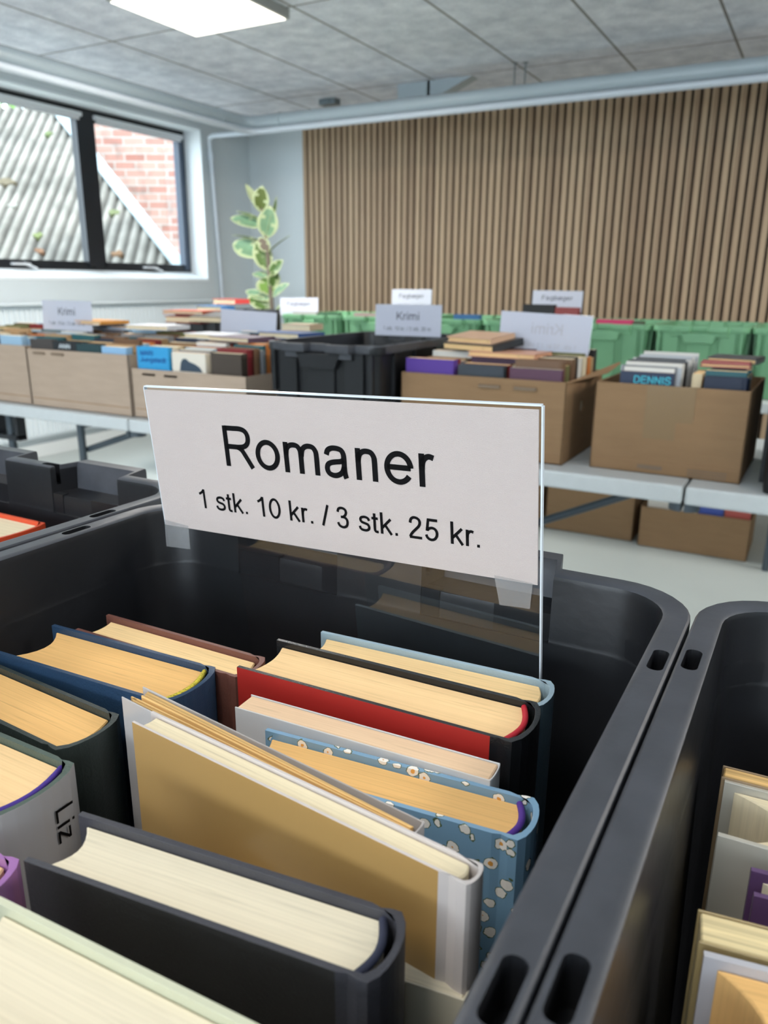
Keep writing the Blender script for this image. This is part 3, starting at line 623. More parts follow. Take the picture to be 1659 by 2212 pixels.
# ------------------------------------------------------------------ tables
def make_table(x0, y0, label, dy=.76, L=1.828, xl=(.28, 1.20), bs=1, br=(.40, .60, .38)):
    t = empty('folding_table', (x0, y0, 0)); tag(t, label, 'table', 'grey folding tables')
    MB().box(.002, L - .002, 0, dy, ZT - .045, ZT).build('table_top', M_TABLE, t, bevel=.006)
    for xx in xl:
        for yy in (.09, dy - .09):
            MB().tube([(xx, yy, .0), (xx, yy, ZT - .045)], .0145, 12).build('leg', M_LEG, t, smooth=1.)
        for zz in (.30, ZT - .07): MB().tube([(xx, .09, zz), (xx, dy - .09, zz)], .0125, 10).build('cross_bar', M_LEG, t, smooth=1.)
        MB().tube([(xx, br[2], br[0]), (xx + bs * br[1], br[2], ZT - .055)], .012, 10).build('brace', M_LEG, t, smooth=1.)
    for x_, a0_ in ((.003, -PI / 2), (L - .003, PI / 2)):
        MB().prism([(x_ + .032 * math.cos(a0_ + PI * k / 10), .036 + .032 * math.sin(a0_ + PI * k / 10)) for k in range(11)], ZT - .064, ZT - .0455).build('foot_clip', M_LEG, t)
    return t
YT = 1.90
T0 = make_table(-.238, YT, 'pale grey folding table under the comics box at the right')
c = copy_tree(T0); c.location.x = -2.068; c['label'] = 'pale grey folding table in the middle under the black bin'
make_table(-3.898, YT, 'pale grey folding table at the left under the first boxes of crime books', xl=(.25, 1.478), br=(.575, .33, .115))
# stray leg with bracket of the left table and long brace
t = empty('folding_table_support', (-2.95, 2.0, 0)); tag(t, 'dark steel table leg with square bracket under the left table edge', 'table leg')
MB().tube([(.1, 0, 0), (.1, 0, ZT - .046)], .015, 12).build('leg', M_LEG, t, smooth=1.)
MB().box(.03, .05, -.02, .02, ZT - .155, ZT - .046).box(.03, .17, -.02, .02, ZT - .165, ZT - .145).box(.155, .17, -.02, .02, ZT - .155, ZT - .046).build('bracket', M_BLACKFR, t)
B0 = make_table(-3.60, 3.52, 'pale grey folding table at the back left under the green bins', xl=(.13, 1.69), bs=0)
c = copy_tree(B0); c.location.x = -1.772; c['label'] = 'pale grey folding table at the back in the middle under the green bins'
c = copy_tree(B0); c.location.x = .056; c['label'] = 'pale grey folding table at the back right under the last green bin'
F0 = make_table(-1.55, -.30, 'pale grey folding table under the two left foreground bins', dy=.72, xl=(.2, 1.5), bs=0)
F0.location.y = -.29
c = copy_tree(F0); c.location.x = .278 - .0; c['label'] = 'pale grey folding table at the right under the foreground bin'

# ------------------------------------------------------------------ cardboard boxes
def make_box(x0, x1, y0, y1, h, label, z=ZT, m_=M_CARD, flap=True, hole=None, group=None, skew=0.):
    t = empty('cardboard_box', ((x0 + x1) / 2, (y0 + y1) / 2, z), (0, 0, skew)); tag(t, label, 'box', group)
    a, b = (x1 - x0) / 2, (y1 - y0) / 2; w_ = .005
    m = MB(); m.box(-a, a, -b, b, 0, w_)
    m.box(-a, a, -b, -b + w_, 0, h).box(-a, a, b - w_, b, 0, h).box(-a, -a + w_, -b, b, 0, h)
    if hole:
        hy, hz, hr = hole; n = 16
        # right side with a round hand hole
        outer = [(-b, 0), (b, 0), (b, h), (-b, h)]
        per = []
        for k in range(n):
            an = 2 * PI * k / n; c_, s_ = math.cos(an), math.sin(an)
            tt = min([(b - hy) / c_ if c_ > 1e-6 else 9, (-b - hy) / c_ if c_ < -1e-6 else 9, (h - hz) / s_ if s_ > 1e-6 else 9, (0 - hz) / s_ if s_ < -1e-6 else 9])
            per.append((hy + c_ * tt, hz + s_ * tt))
        for cy_, cz_ in outer:  # snap nearest to corners
            k = min(range(n), key=lambda q: (per[q][0] - cy_) ** 2 + (per[q][1] - cz_) ** 2); per[k] = (cy_, cz_)
        inn = [(hy + hr * 1.25 * math.cos(2 * PI * k / n), hz + hr * math.sin(2 * PI * k / n)) for k in range(n)]
        R = [[(xx, p[0], p[1]) for p in q] for xx, q in ((a, inn), (a, per), (a - w_, per), (a - w_, inn))]
        m.loft(R, closed=True)
    else: m.box(a - w_, a, -b, b, 0, h)
    m.build('box_body', m_, t, bevel=.0015)
    MB().box(-a + .01, a - .01, -b - .0012, -b, .03, .0325).build('fold_crease', mat('cardboard_crease', (148, 116, 84), .85), t)
    if flap:
        f = MB(); f.add([(a, -b, h - .002), (a + .045, b * .3, h + .004), (a + .05, b, h + .022), (a, b, h - .002), (a - .004, -b, h - .002), (a + .041, b * .3, h + .008), (a + .046, b, h + .026), (a - .004, b, h - .002)],
                        [(0, 3, 2, 1), (4, 5, 6, 7), (0, 1, 5, 4), (1, 2, 6, 5), (2, 3, 7, 6), (3, 0, 4, 7)]); f.build('flap', m_, t)
    return t
BA = make_box(-3.12, -2.622, 1.945, 2.32, .222, 'pale cardboard box cut off by the left edge on the left table', m_=M_CARDL, flap=False)
BB = make_box(-2.612, -2.085, 1.94, 2.34, .214, 'pale cardboard box of crime books in front of the leftmost sign', m_=M_CARDL, flap=False)
BC = make_box(-2.079, -1.575, 1.945, 2.36, .170, 'low pale cardboard box holding the bright blue book', m_=M_CARDL, flap=False)
BD = make_box(-1.035, -.556, 1.965, 2.33, .217, 'brown cardboard box with a round hand hole in its right side', hole=(-.02, .138, .016))
BE = make_box(-.487, -.125, 1.99, 2.34, .222, 'brown cardboard box full of comics with tape down its front', flap=False, skew=-.015)
for b_, x, z, n in ((BB, -.22, .196, 2), (BC, -.2, .148, 2), (BD, .0, .19, 2)):
    for k in range(n): MB().box(x + k * .1, x + k * .1 + .06, -(.2 if b_ is not BD else .1825) - .0015 - .006, -(.2 if b_ is not BD else .1825) - .0, z, z + .008).build('printed_mark', M_PRINT, b_)
MB().box(-.055, .02, -.1762, -.1752, .09, .222).build('packing_tape', M_TAPE, BE)
MB().box(.0, .06, -.1764, -.1754, .135, .222).build('packing_tape', M_TAPE, BE)
for q in ((-.06, .0, .012, .022), (.06, .15, .006, .009), (.06, .15, .013, .016), (.06, .15, .02, .023)): MB().box(q[0], q[1], -.1762, -.1752, q[2], q[3]).build('printed_mark', M_PRINT, BE)
FB = make_box(-1.55, -1.14, 3.74, 4.1, .250, 'brown cardboard box on the floor, just right of the large sign edge', z=0, flap=False, group='boxes on the floor under the back table')
make_box(-1.115, -.68, 3.72, 4.06, .258, 'brown cardboard box on the floor in the middle under the back table', z=0, flap=False, group='boxes on the floor under the back table')
FC = make_box(-.645, -.165, 3.68, 4.03, .196, 'wide low brown cardboard box on the floor below the comics box', z=0, flap=False, group='boxes on the floor under the back table')

# ------------------------------------------------------------------ books
def cover_poly(w, t, b, hard):
    """outline of a case seen from above: near board, rounded spine, far board (v from -t to 0)"""
    out, inn = [], []
    bul = min(.006, t * .16) if hard else .0008; n = 8
    out.append((0, -t)); out.append((w - .012, -t)) if hard else None
    if hard: out += [(w - .0085, -t + .0009), (w - .005, -t)]
    for k in range(n + 1):
        a = k / n; vv_ = -t + t * a; s = math.sin(PI * a)
        out.append((w - .0015 + bul * s ** .6 if 0 < k < n else w - .0015, vv_))
    if hard: out += [(w - .005, 0), (w - .0085, -.0009)]
    out.append((w - .012, 0)) if hard else None
    out.append((0, 0))
    for k in range(n + 1):
        a = 1 - k / n; vv_ = -b - (t - 2 * b) * (1 - a); s = math.sin(PI * a)
        inn.append((w - .0015 - b + (bul * s ** .6 if 0 < k < n else 0), vv_))
    return out, [(0, -b)] + inn + [(0, -t + b)]
def make_book(name, label, loc, yaw, w, t, H, cover, pages, hard=True, board=.0024, front=None, spine=None, band=None, lean=0., roll=0., group=None, concave=.18, bevel=True, lift=0., inset=None, cat='book', loose=False):
    """local X from the fore-edge to the spine, local Y = 0 at the far board, -t at the near board, Z up"""
    e = empty(name, loc, (lean, roll, yaw)); tag(e, label, cat, group)
    b = board if hard else .0007
    out, inn = cover_poly(w, t, b, hard); poly = out + inn
    nf = 0; seg = []
    n = len(poly)
    for i in range(n):
        p, q = poly[i], poly[(i + 1) % n]
        if abs(p[1] + t) < 1e-5 and abs(q[1] + t) < 1e-5 and abs(p[0] - q[0]) > .02: seg.append(1)
        elif i < len(out) and p[0] > w - .006 and q[0] > w - .006: seg.append(2)
        else: seg.append(0)
    m = MB(); v = [(x, y, 0) for x, y in poly] + [(x, y, H) for x, y in poly]
    fs = [(i, (i + 1) % n, n + (i + 1) % n, n + i) for i in range(n)]
    # caps as quads strips: near board, spine, far board
    no, ni = len(out), len(inn)
    caps = []
    io = list(range(no)); ii = [no + k for k in range(ni)][::-1]      # ii runs near -> far
    a_, b_ = 0, 0
    tri = []
    while a_ < no - 1 or b_ < ni - 1:
        if b_ >= ni - 1 or (a_ < no - 1 and (a_ + 1) / (no - 1) <= (b_ + 1) / (ni - 1)): tri.append((io[a_], io[a_ + 1], ii[b_])); a_ += 1
        else: tri.append((io[a_], ii[b_ + 1], ii[b_])); b_ += 1
    fs += [tuple(reversed(x)) for x in tri] + [tuple(q + n for q in x) for x in tri]
    ms = seg + [0] * (2 * len(tri))
    m.add(v, fs, ms)
    cmats = [cover, front or cover, spine or cover]
    co = m.build('cover', cmats, e)
    if bevel:
        bv = co.modifiers.new('bevel', 'BEVEL'); bv.width = .0007; bv.segments = 2; bv.limit_method = 'ANGLE'; bv.angle_limit = 1.0
    # page block
    fo = .004 if hard else .0008; top = H - (.0035 if hard else 0.0003) if inset is None else H - inset; th0, th1 = -b - .0002, -t + b + .0002
    N_ = 8; pp = []
    cc = t * concave if hard else 0
    for k in range(N_ + 1):
        a = k / N_; pp.append((fo + cc * (math.sin(PI * a) ** .9 if 0 < k < N_ else 0), th0 + (th1 - th0) * a))
    bul = min(.005, t * .12) if hard else 0
    for k in range(N_ + 1):
        a = k / N_; pp.append((w - .0015 - b - .003 * (1 if hard else 0) + bul * math.sin(PI * a), th1 + (th0 - th1) * a))
    if loose:
        rnd = random.Random(5); pg = MB(); k0 = 0; nl = 11
        for k in range(nl):
            ya = th0 + (th1 - th0) * k / nl; yb = th0 + (th1 - th0) * (k + .72) / nl; o_ = rnd.uniform(-.004, .004)
            pg.prism([(fo + .003 + o_, ya), (w - .004, ya * .55 + th1 * .2 - .001), (w - .004, yb * .55 + th1 * .2 - .001), (fo + .003 + o_, yb)][::-1], .003, top - .001 + o_ * .3)
        po = pg.build('page_block', pages, e)
    else:
        po = MB().prism(pp, .003, top).build('page_block', pages, e)
        if bevel:
            bv = po.modifiers.new('bevel', 'BEVEL'); bv.width = .0006; bv.segments = 1; bv.limit_method = 'ANGLE'; bv.angle_limit = 1.0
    if band and hard:
        bp_ = []
        for k in range(9):
            a = k / 8; bp_.append((w - .0015 - b - .0032 + bul * math.sin(PI * a), th1 + (th0 - th1) * a, top + .0005))
        MB().tube(bp_, .0015, 8).build('headband', band, e, smooth=1.)
    return e
def onz(u, v, z):
    r = ray(u, v); k = z / r.z
    return Vector((r.x * k, r.y * k, CZ + z))
BINF = ZT + .0075
def px_book(name, label, A, B, t, z, **kw):
    """book whose far board runs from pixel A (fore-edge) to pixel B (spine) at height z below the eye"""
    p, q = onz(*A, z), onz(*B, z); d = q - p; w_ = kw.pop('w', None) or d.length; yaw = math.atan2(d.y, d.x)
    if kw.pop('anchor', 'A') == 'B': p = q - d.normalized() * w_
    base = kw.pop('base', BINF); H = p.z - base
    return make_book(name, label, (p.x, p.y, base), yaw, w_, t, H, **kw)

CL = lambda n_, c, r=.55, **k: mat(n_, c, r, .4, .08, 60, .15, 800, **k)
px_book('hardback_book', 'hardback bound in pale blue cloth, rearmost against the clear sign plate', (697, 1362), (1196, 1472), .030, -.205,
        cover=CL('pale_blue_cloth', (150, 172, 184), .45), pages=PG_YEL, spine=CL('dark_teal_cloth', (72, 90, 100), .5), concave=.1)
px_book('hardback_book', 'thick black hardback with red front board and red headband', (602, 1379), (1166, 1518), .040, -.200,
        cover=CL('black_gloss_cover', (26, 28, 30), .25), pages=PG_TAN, front=mat('red_cover_board', (164, 40, 34), .5, .3), spine=CL('black_gloss_cover', (26, 28, 30), .25), band=mat('red_headband', (176, 22, 40), .7), concave=.1)
px_book('paperback_book', 'white-covered paperback squeezed between the red board and the floral book', (543, 1499), (1088, 1650), .0145, -.207,
        cover=mat('white_gloss_cover', (206, 206, 206), .2, .5), pages=PG_BEIGE, hard=False)
px_book('hardback_book', 'hardback in blue cover with white blossoms and a purple headband', (578, 1572), (1162, 1725), .029, -.210,
        cover=floral_mat(), pages=PG_ORANGE, band=mat('purple_headband', (76, 40, 132), .7), concave=.1)
px_book('paperback_book', 'worn grey paperback with loose splayed leaves leaning behind the tan hardback', (310, 1482), (925, 1778), .013, -.194,
        cover=mat('grey_gloss_cover', (176, 172, 170), .25, .5), pages=PG_STRIPE, hard=False, loose=True, roll=.0)
px_book('hardback_book', 'slim hardback with glossy tan board standing at an angle in the middle', (330, 1535), (1052, 1870), .0115, -.186,
        cover=mat('silver_grey_cover', (196, 188, 184), .25, .5), pages=PG_CREAM, front=mat('tan_gloss_board', (168, 134, 82), .25, .6), concave=.05, board=.0013, inset=.0012)
px_book('hardback_book', 'thick black hardback with ivory pages in the foreground', (178, 1752), (878, 1972), .029, -.196,
        cover=CL('charcoal_cloth', (62, 62, 68), .5), pages=PG_WHITE, front=CL('black_board', (42, 41, 40), .45), band=mat('dark_blue_headband', (40, 44, 64), .7), concave=.22)
px_book('paperback_book', 'ivory-paged paperback low behind the spine of the thick black foreground hardback', (430, 1885), (1040, 2074), .018, -.231,
        cover=mat('cream_card_cover', (214, 206, 184), .4), pages=PG_WHITE, hard=False)
px_book('hardback_book', 'hardback with pale green-grey board at the bottom left corner', (0, 1935), (560, 2212), .036, -.192, w=.134,
        cover=mat('pale_sage_cover', (192, 194, 170), .35, .5), pages=PG_WHITE, front=mat('teal_grey_board', (90, 112, 112), .4), concave=.12)
px_book('hardback_book', 'hardback bound in worn brown, rearmost of the left column', (235, 1326), (577, 1421), .027, -.207,
        cover=CL('worn_brown_cloth', (106, 66, 56), .5), pages=PG_YEL, concave=.1)
px_book('hardback_book', 'thick hardback in dark blue cloth with a yellow checked headband', (118, 1348), (470, 1442), .043, -.206,
        cover=CL('navy_blue_cloth', (38, 62, 88), .45), pages=PG_ORANGE, band=mat('yellow_headband', (206, 190, 60), .7, noise_amt=.6, noise_scale=900), concave=.25)
px_book('hardback_book', 'thick hardback in blackish green with scuffed spine and amber pages', (-120, 1385), (262, 1545), .037, -.210, w=.124, anchor='B',
        cover=CL('black_green_cloth', (46, 54, 52), .45), pages=PG_ORANGE, concave=.2)
l4 = px_book('hardback_book', 'hardback with purple headband and grey paper spine lettered in black', (-360, 1430), (165, 1650), .045, -.208, w=.135, anchor='B',
        cover=CL('grey_green_cloth', (74, 88, 80), .45), pages=PG_TAN, spine=mat('silver_paper_spine', (158, 158, 160), .3, .5), band=mat('violet_headband', (62, 38, 130), .7), concave=.2)
px_book('hardback_book', 'hardback in glossy lilac cover at the left edge before the grey spine', (-420, 1690), (48, 1858), .030, -.212, w=.135, anchor='B',
        cover=mat('lilac_gloss_cover', (150, 104, 160), .25, .5), pages=PG_TAN, concave=.15)
# right bin
px_book('paperback_book', 'old paperback with browned leaves, rearmost in the right bin', (1562, 1652), (2050, 1775), .010, -.212, w=.138, cover=mat('faded_brown_cover', (140, 118, 90), .5), pages=PG_STRIPE, hard=False)
px_book('hardback_book', 'hardback in silvery film with cream pages in the right bin', (1566, 1682), (2100, 1820), .042, -.213, w=.138, cover=mat('silver_film_cover', (176, 172, 160), .15, .6), pages=PG_CREAM, concave=.55)
px_book('hardback_book', 'hardback with purple board behind the folded paperbacks in the right bin', (1622, 1872), (2200, 2010), .016, -.215, w=.138, cover=mat('plum_cover', (92, 66, 104), .3), pages=PG_WHITE, concave=.5)
px_book('paperback_book', 'yellowed paperback with curling leaves in the right bin', (1508, 1962), (2040, 2100), .015, -.205, w=.138, cover=mat('olive_tan_cover', (158, 138, 96), .35), pages=page_mat('pages_curled', (224, 206, 160), .4, 400), hard=False)
px_book('hardback_book', 'hardback in silver-grey cover with amber pages, nearest in the right bin', (1520, 2052), (2060, 2190), .042, -.205, w=.138, cover=mat('silver_grey_film', (178, 178, 184), .15, .6), pages=PG_ORANGE, concave=.3)
# left bin
px_book('hardback_book', 'hardback with orange-red cover in the left bin', (-110, 1083), (92, 1128), .06, -.205, w=.14, cover=mat('orange_red_cover', (206, 74, 40), .4), pages=PG_CREAM, concave=.15)
# lettering on the grey paper spine
def onplane_text(book, s, m_, w_, h_, zc):
    t_ = text_part('spine_lettering', s, m_, book, w_, h_, 0, 0)
    return t_
ms = text_part('spine_lettering', 'Liz', M_INK, l4, .017, .009, 0, 0)
lw = [c for c in l4.children if c.name.startswith('cover')][0].dimensions.x
wsp = max(v.co.x for v in [c for c in l4.children if c.name.startswith('cover')][0].data.vertices)
for v in ms.data.vertices:
    a, b = v.co.x, v.co.z       # run the word down the spine
    v.co = (wsp + .0006, -.017 + b, (CZ - .208 - BINF) - .012 - a)

# ------------------------------------------------------------------ signs
def basis_empty(name, origin, ex, ez):
    ex = ex.normalized(); ez = (ez - ex * ez.dot(ex)).normalized(); ey = ez.cross(ex)
    e = empty(name, origin); e.rotation_euler = Matrix((ex, ey, ez)).transposed().to_euler(); return e
TLc = Vector((-.389, .373, CZ - .068)); BLc = Vector((-.385, .380, CZ - .163)); TRc = Vector((-.119, .3715, CZ - .059))
ex = (TRc - TLc); ez = (TLc - BLc)
sg = basis_empty('price_sign', BLc, ex, ez); W_, H_ = .27, .0951
tag(sg, 'large clear acrylic sign with white paper reading Romaner standing in the front bin', 'sign')
dn = .205
MB().box(-.001, W_ + .001, .0012, .0036, -dn, H_ + .0015).build('acrylic_plate', M_ACRYL, sg, bevel=.0003)
MB().box(W_ + .001, W_ + .0018, .0010, .0038, -dn, H_ + .0015).box(-.001, W_ + .001, .0010, .0038, H_ + .0015, H_ + .0024).box(-.0016, -.001, .0010, .0038, 0, H_ + .0015).build('plate_edge', M_EDGE, sg)
MB().box(0, W_, .0000, .0008, 0, H_).build('paper_sheet', M_PAPER, sg)
text_part('sign_lettering', 'Romaner', M_INK, sg, .549 * W_, .29 * H_, .2345 * W_, .500 * H_, -.0002)
text_part('sign_lettering', '1 stk. 10 kr. / 3 stk. 25 kr.', M_INK, sg, .747 * W_, .150 * H_, .132 * W_, .172 * H_, -.0002)
st = MB(); st.add([(0.0, -.0005, .004), (.022, -.0005, .002), (.0205, -.0005, -.0155), (-.002, -.0005, -.0165)], [(0, 1, 2, 3)]); st.build('sticky_tape', M_STAPE, sg)
st = MB(); st.add([(.2455, -.0005, .002), (.2675, -.0005, .001), (.2660, -.0005, -.0145), (.2485, -.0005, -.0155)], [(0, 1, 2, 3)]); st.build('sticky_tape', M_STAPE, sg)
def small_sign(name, label, TL, TR, y, hgt, title, sub, kind='front', lean=0., group=None, pole=.1):
    def ony(u, v, y_): r = ray(u, v); k = y_ / r.y; return Vector((r.x * k, y_, CZ + r.z * k))
    a, b = ony(*TL, y), ony(*TR, y); w_ = (b - a).length; ex_ = b - a; ez_ = Vector((lean, .06, 1))
    ez_ = (ez_ - ex_.normalized() * ez_.dot(ex_.normalized())).normalized() if not lean else ez_.normalized()
    e = empty(name, a - ez_ * hgt); exn = ex_.normalized(); ezn = (ez_ - exn * ez_.dot(exn)).normalized(); eyn = ezn.cross(exn)
    e.rotation_euler = Matrix((exn, eyn, ezn)).transposed().to_euler(); tag(e, label, 'sign', group)
    MB().box(-.002, w_ + .002, .0012, .0035, -pole, hgt + .002).build('acrylic_plate', M_ACRYL, e)
    MB().box(0, w_, 0, .0008, 0, hgt).build('paper_sheet', M_PAPERB, e)
    if title:
        ink = {'front': M_INKG, 'back': M_INKF, 'far': M_INKG}[kind]; mir = kind == 'back'
        tw = .34 if len(title) < 7 else .62; tx = (.5 - tw / 2) if not mir else .36
        text_part('sign_lettering', title, ink, e, tw * w_, .28 * hgt, tx * w_, .5 * hgt, -.0004, mirror=mir)
        text_part('sign_lettering', sub, M_INKF if kind != 'front' else M_INKG, e, .74 * w_, .13 * hgt, .13 * w_, .17 * hgt, -.0004, mirror=mir)
    return e
SUB = '1 stk. 10 kr. / 3 stk. 25 kr.'
small_sign('price_sign', 'white crime sign above the leftmost cardboard boxes near the radiator', (90, 648), (197, 651), 2.12, .112, 'Krimi', SUB)
small_sign('price_sign', 'blank-backed grey sign tilting beside the black bin, left of it', (470, 667), (590, 676), 2.42, .098, '', '', 'back', lean=-.14, pole=.01)
small_sign('price_sign', 'crime sign standing in the black bin on the middle table', (812, 657), (955, 659), 2.44, .105, 'Krimi', SUB)
small_sign('price_sign', 'grey sign seen from behind with mirrored lettering over the box with a hand hole', (1084, 671), (1281, 684), 2.24, .118, 'Krimi', SUB, 'back', pole=.012)
small_sign('price_sign', 'small white sign on the first green bin from the left', (605, 643), (687, 643), 4.15, .11, 'Fagbøger', SUB, 'far')
small_sign('price_sign', 'small white sign rising behind the crime sign of the black bin', (847, 625), (933, 625), 4.15, .11, 'Fagbøger', SUB, 'far')
small_sign('price_sign', 'small white sign rising behind the mirrored grey sign', (1152, 627), (1260, 629), 4.15, .11, 'Fagbøger', SUB, 'far')

# ------------------------------------------------------------------ books in the background boxes
PAL = [('navy', (36, 46, 66)), ('black', (28, 28, 30)), ('light blue', (150, 182, 206)), ('cream', (204, 190, 160)), ('white', (214, 212, 206)), ('brown', (108, 80, 58)), ('grey', (130, 132, 136)),
       ('dark red', (122, 36, 40)), ('teal', (40, 92, 100)), ('plum', (84, 60, 84)), ('tan', (170, 140, 104)), ('slate', (78, 86, 96)), ('orange', (200, 120, 60)), ('olive', (104, 104, 64))]
ORD = ['frontmost', 'second from front', 'third from front', 'fourth from front', 'fifth from front', 'sixth from front', 'seventh from front', 'eighth from front', 'ninth from front', 'tenth from front', 'eleventh from front', 'twelfth from front', 'thirteenth from front', 'fourteenth from front', 'fifteenth from front', 'sixteenth from front', 'seventeenth from front', 'rearmost']
def fill(x0, x1, y0, y1, z0, hlo, hhi, where, cols, group, tlo=.018, thi=.036, rise=0., seed=1, pal=PAL, first=None):
    rnd = random.Random(seed); cw = (x1 - x0) / cols
    names = {1: ['only'], 2: ['left', 'right'], 3: ['left', 'middle', 'right'], 4: ['far left', 'middle left', 'middle right', 'far right']}[cols]
    for c_ in range(cols):
        y = y0; k = 0
        while True:
            t_ = rnd.uniform(tlo, thi)
            if y + t_ > y1: break
            w_ = min(cw - .004, rnd.uniform(.118, .15)); H_b = rnd.uniform(hlo, hhi) ; hard = rnd.random() < .6
            cn, cc_ = rnd.choice(pal); fr = (y - y0) / (y1 - y0)
            if first and k == 0 and c_ in first: cn, cc_, H_b, t_ = first[c_]
            cov = mat('cover_' + cn.replace(' ', '_'), cc_, .45, .4)
            lab = '%s %s in %s, %s column, %s' % (cn, 'hardback' if hard else 'paperback', where, names[c_], ORD[min(k, 17)]) if cols > 1 else '%s %s in %s, %s' % (cn, 'hardback' if hard else 'paperback', where, ORD[min(k, 17)])
            xx = x0 + c_ * cw + (cw - w_) / 2 + rnd.uniform(-.002, .002)
            pgm = rnd.choice([PG_TAN, PG_CREAM, PG_WHITE, PG_BEIGE, PG_YEL])
            e = make_book('hardback_book' if hard else 'paperback_book', lab, (xx, y + t_, z0 + rise * fr * 0), 0., w_, t_, H_b + rise * fr, cover=cov, pages=pgm, hard=hard, group=group, bevel=False)
            if first and k == 0 and c_ in first: FIRST[(where, c_)] = (e, w_, H_b, t_)
            y += t_ + .0012; k += 1
FIRST = {}
zb = ZT + .006
fill(-3.11, -2.635, 1.955, 2.30, zb, .235, .262, 'the leftmost box', 3, 'books in the leftmost box', seed=3, rise=.02, first={2: ('light blue', (150, 186, 220), .250, .028)})
fill(-2.600, -2.098, 1.950, 2.33, zb, .228, .25, 'the pale signed box', 4, 'books in the pale box before the leftmost sign', seed=4, rise=.045,
     first={0: ('brown-black', (66, 60, 58), .243, .03), 1: ('black lettered', (30, 34, 38), .240, .03), 2: ('dark green', (34, 62, 66), .236, .03), 3: ('pale blue', (140, 180, 214), .232, .03)})
fill(-2.066, -1.588, 1.96, 2.35, zb, .220, .24, 'the low pale box', 3, 'books in the low pale box', seed=6, rise=.05,
     first={0: ('bright blue', (50, 152, 206), .238, .022), 1: ('white pictured', (222, 214, 200), .226, .026), 2: ('dark brown', (70, 60, 52), .232, .03)})
fill(-1.025, -.568, 1.975, 2.32, zb, .236, .262, 'the hand-hole box', 3, 'books in the box with a hand hole', seed=8, rise=.012,
     first={0: ('purple', (82, 50, 138), .250, .03), 1: ('charcoal', (50, 56, 64), .240, .03), 2: ('plum-red', (84, 50, 70), .240, .02)})
fill(-.462, -.275, 2.005, 2.33, zb, .244, .262, 'the comics box', 1, 'books in the comics box', tlo=.006, thi=.010, seed=9, rise=.01, pal=[('white', (206, 208, 206)), ('grey', (150, 154, 156)), ('black', (40, 42, 44)), ('silver', (182, 186, 190))],
     first={0: ('navy lettered', (34, 46, 72), .245, .010)})
make_book('paperback_book', 'cream paperback with its spine to the front between comics and navy book', (-.244, 2.135, zb), -PI / 2, .12, .022, .246, cover=mat('cover_cream_spine', (206, 186, 150), .5), pages=PG_TAN, hard=False, bevel=False)
fill(-.240, -.142, 2.005, 2.2, zb, .236, .262, 'the comics box right side', 1, 'books at the right of the comics box', seed=12, first={0: ('blue-black', (26, 36, 58), .242, .034)})
def cover_text(key, s, col, w_, h_, x, z, name='cover_lettering'):
    e, bw_, bh_, bt_ = FIRST[key]
    text_part(name, s, mat('ink_' + s.lower()[:6].replace(' ', '_'), col, .6), e, w_ * bw_, h_, x * bw_, z, -bt_ - .0006, sw=.13)
cover_text(('the comics box', 0), 'DENNIS', (60, 176, 196), .68, .020, .26, .216)
cover_text(('the low pale box', 0), 'MARI', (10, 70, 144), .40, .018, .12, .208)
cover_text(('the low pale box', 0), 'Jungstedt', (10, 70, 144), .82, .022, .10, .182)
cover_text(('the pale signed box', 1), 'ANN', (214, 222, 226), .5, .018, .25, .214)
e, bw_, bh_, bt_ = FIRST[('the low pale box', 1)]
pic = [(.22, 0), (.26, .028), (.32, .04), (.42, .042), (.52, .032), (.68, .026), (.82, .016), (.9, 0)]
k = MB(); k.add([(a * bw_, -bt_ - .0006, .165 + b) for a, b in pic] + [(a * bw_, -bt_ - .0001, .165 + b) for a, b in pic], [tuple(range(8)), tuple(range(8, 16))[::-1]] + [(i, (i + 1) % 8, 8 + (i + 1) % 8, 8 + i) for i in range(8)])
k.build('cover_picture', mat('picture_slate', (52, 68, 84), .6), e)

# loose books lying on top of the standing ones
def flat_book(label, x, y, z, w_, d_, t_, rz, col, pages=PG_CREAM, tilt=0., group='books lying on top of the rows', hard=True, cname=None):
    e = empty('hardback_book' if hard else 'paperback_book', (x, y, z), (tilt, 0, rz)); tag(e, label, 'book', group)
    c_ = mat('cover_%d_%d_%d' % col, col, .4, .4); b = .0024
    MB().box(0, w_, 0, d_, 0, b).box(0, w_, 0, d_, t_ - b, t_).box(w_ - b, w_, 0, d_, 0, t_).build('cover', c_, e)
    MB().box(.004, w_ - b, .004, d_ - .004, b, t_ - b).build('page_block', pages, e)
    return e
flat_book('orange book lying on the rows behind the leftmost sign boxes', -2.58, 2.12, ZT + .300, .2, .13, .012, -.12, (214, 150, 70))
flat_book('orange-red book lying crosswise on the stack left of the radiator end', -2.42, 2.46, ZT + .330, .21, .14, .014, .05, (196, 92, 60))
flat_book('dark red book lying under the orange-red one', -2.40, 2.45, ZT + .296, .2, .14, .026, -.03, (150, 26, 36))
flat_book('black book lying tilted right of the dark red one', -2.24, 2.42, ZT + .302, .2, .13, .024, .06, (44, 42, 40), tilt=.12)
flat_book('white book lying on the rows of the pale box', -2.3, 2.14, ZT + .285, .2, .13, .016, .08, (214, 216, 222))
flat_book('white paperback lying on the rows of the low box', -2.02, 2.15, ZT + .262, .2, .13, .018, -.08, (210, 214, 220))
flat_book('plum book lying on the low box above the pictured book', -1.86, 2.10, ZT + .262, .19, .13, .016, -.1, (96, 72, 92))
flat_book('blue book lying slanted behind the plum one', -1.74, 2.22, ZT + .272, .2, .13, .02, -.16, (52, 84, 136))
flat_book('cream book lying on the right end of the low box', -1.72, 2.33, ZT + .292, .12, .1, .022, .1, (204, 180, 150))
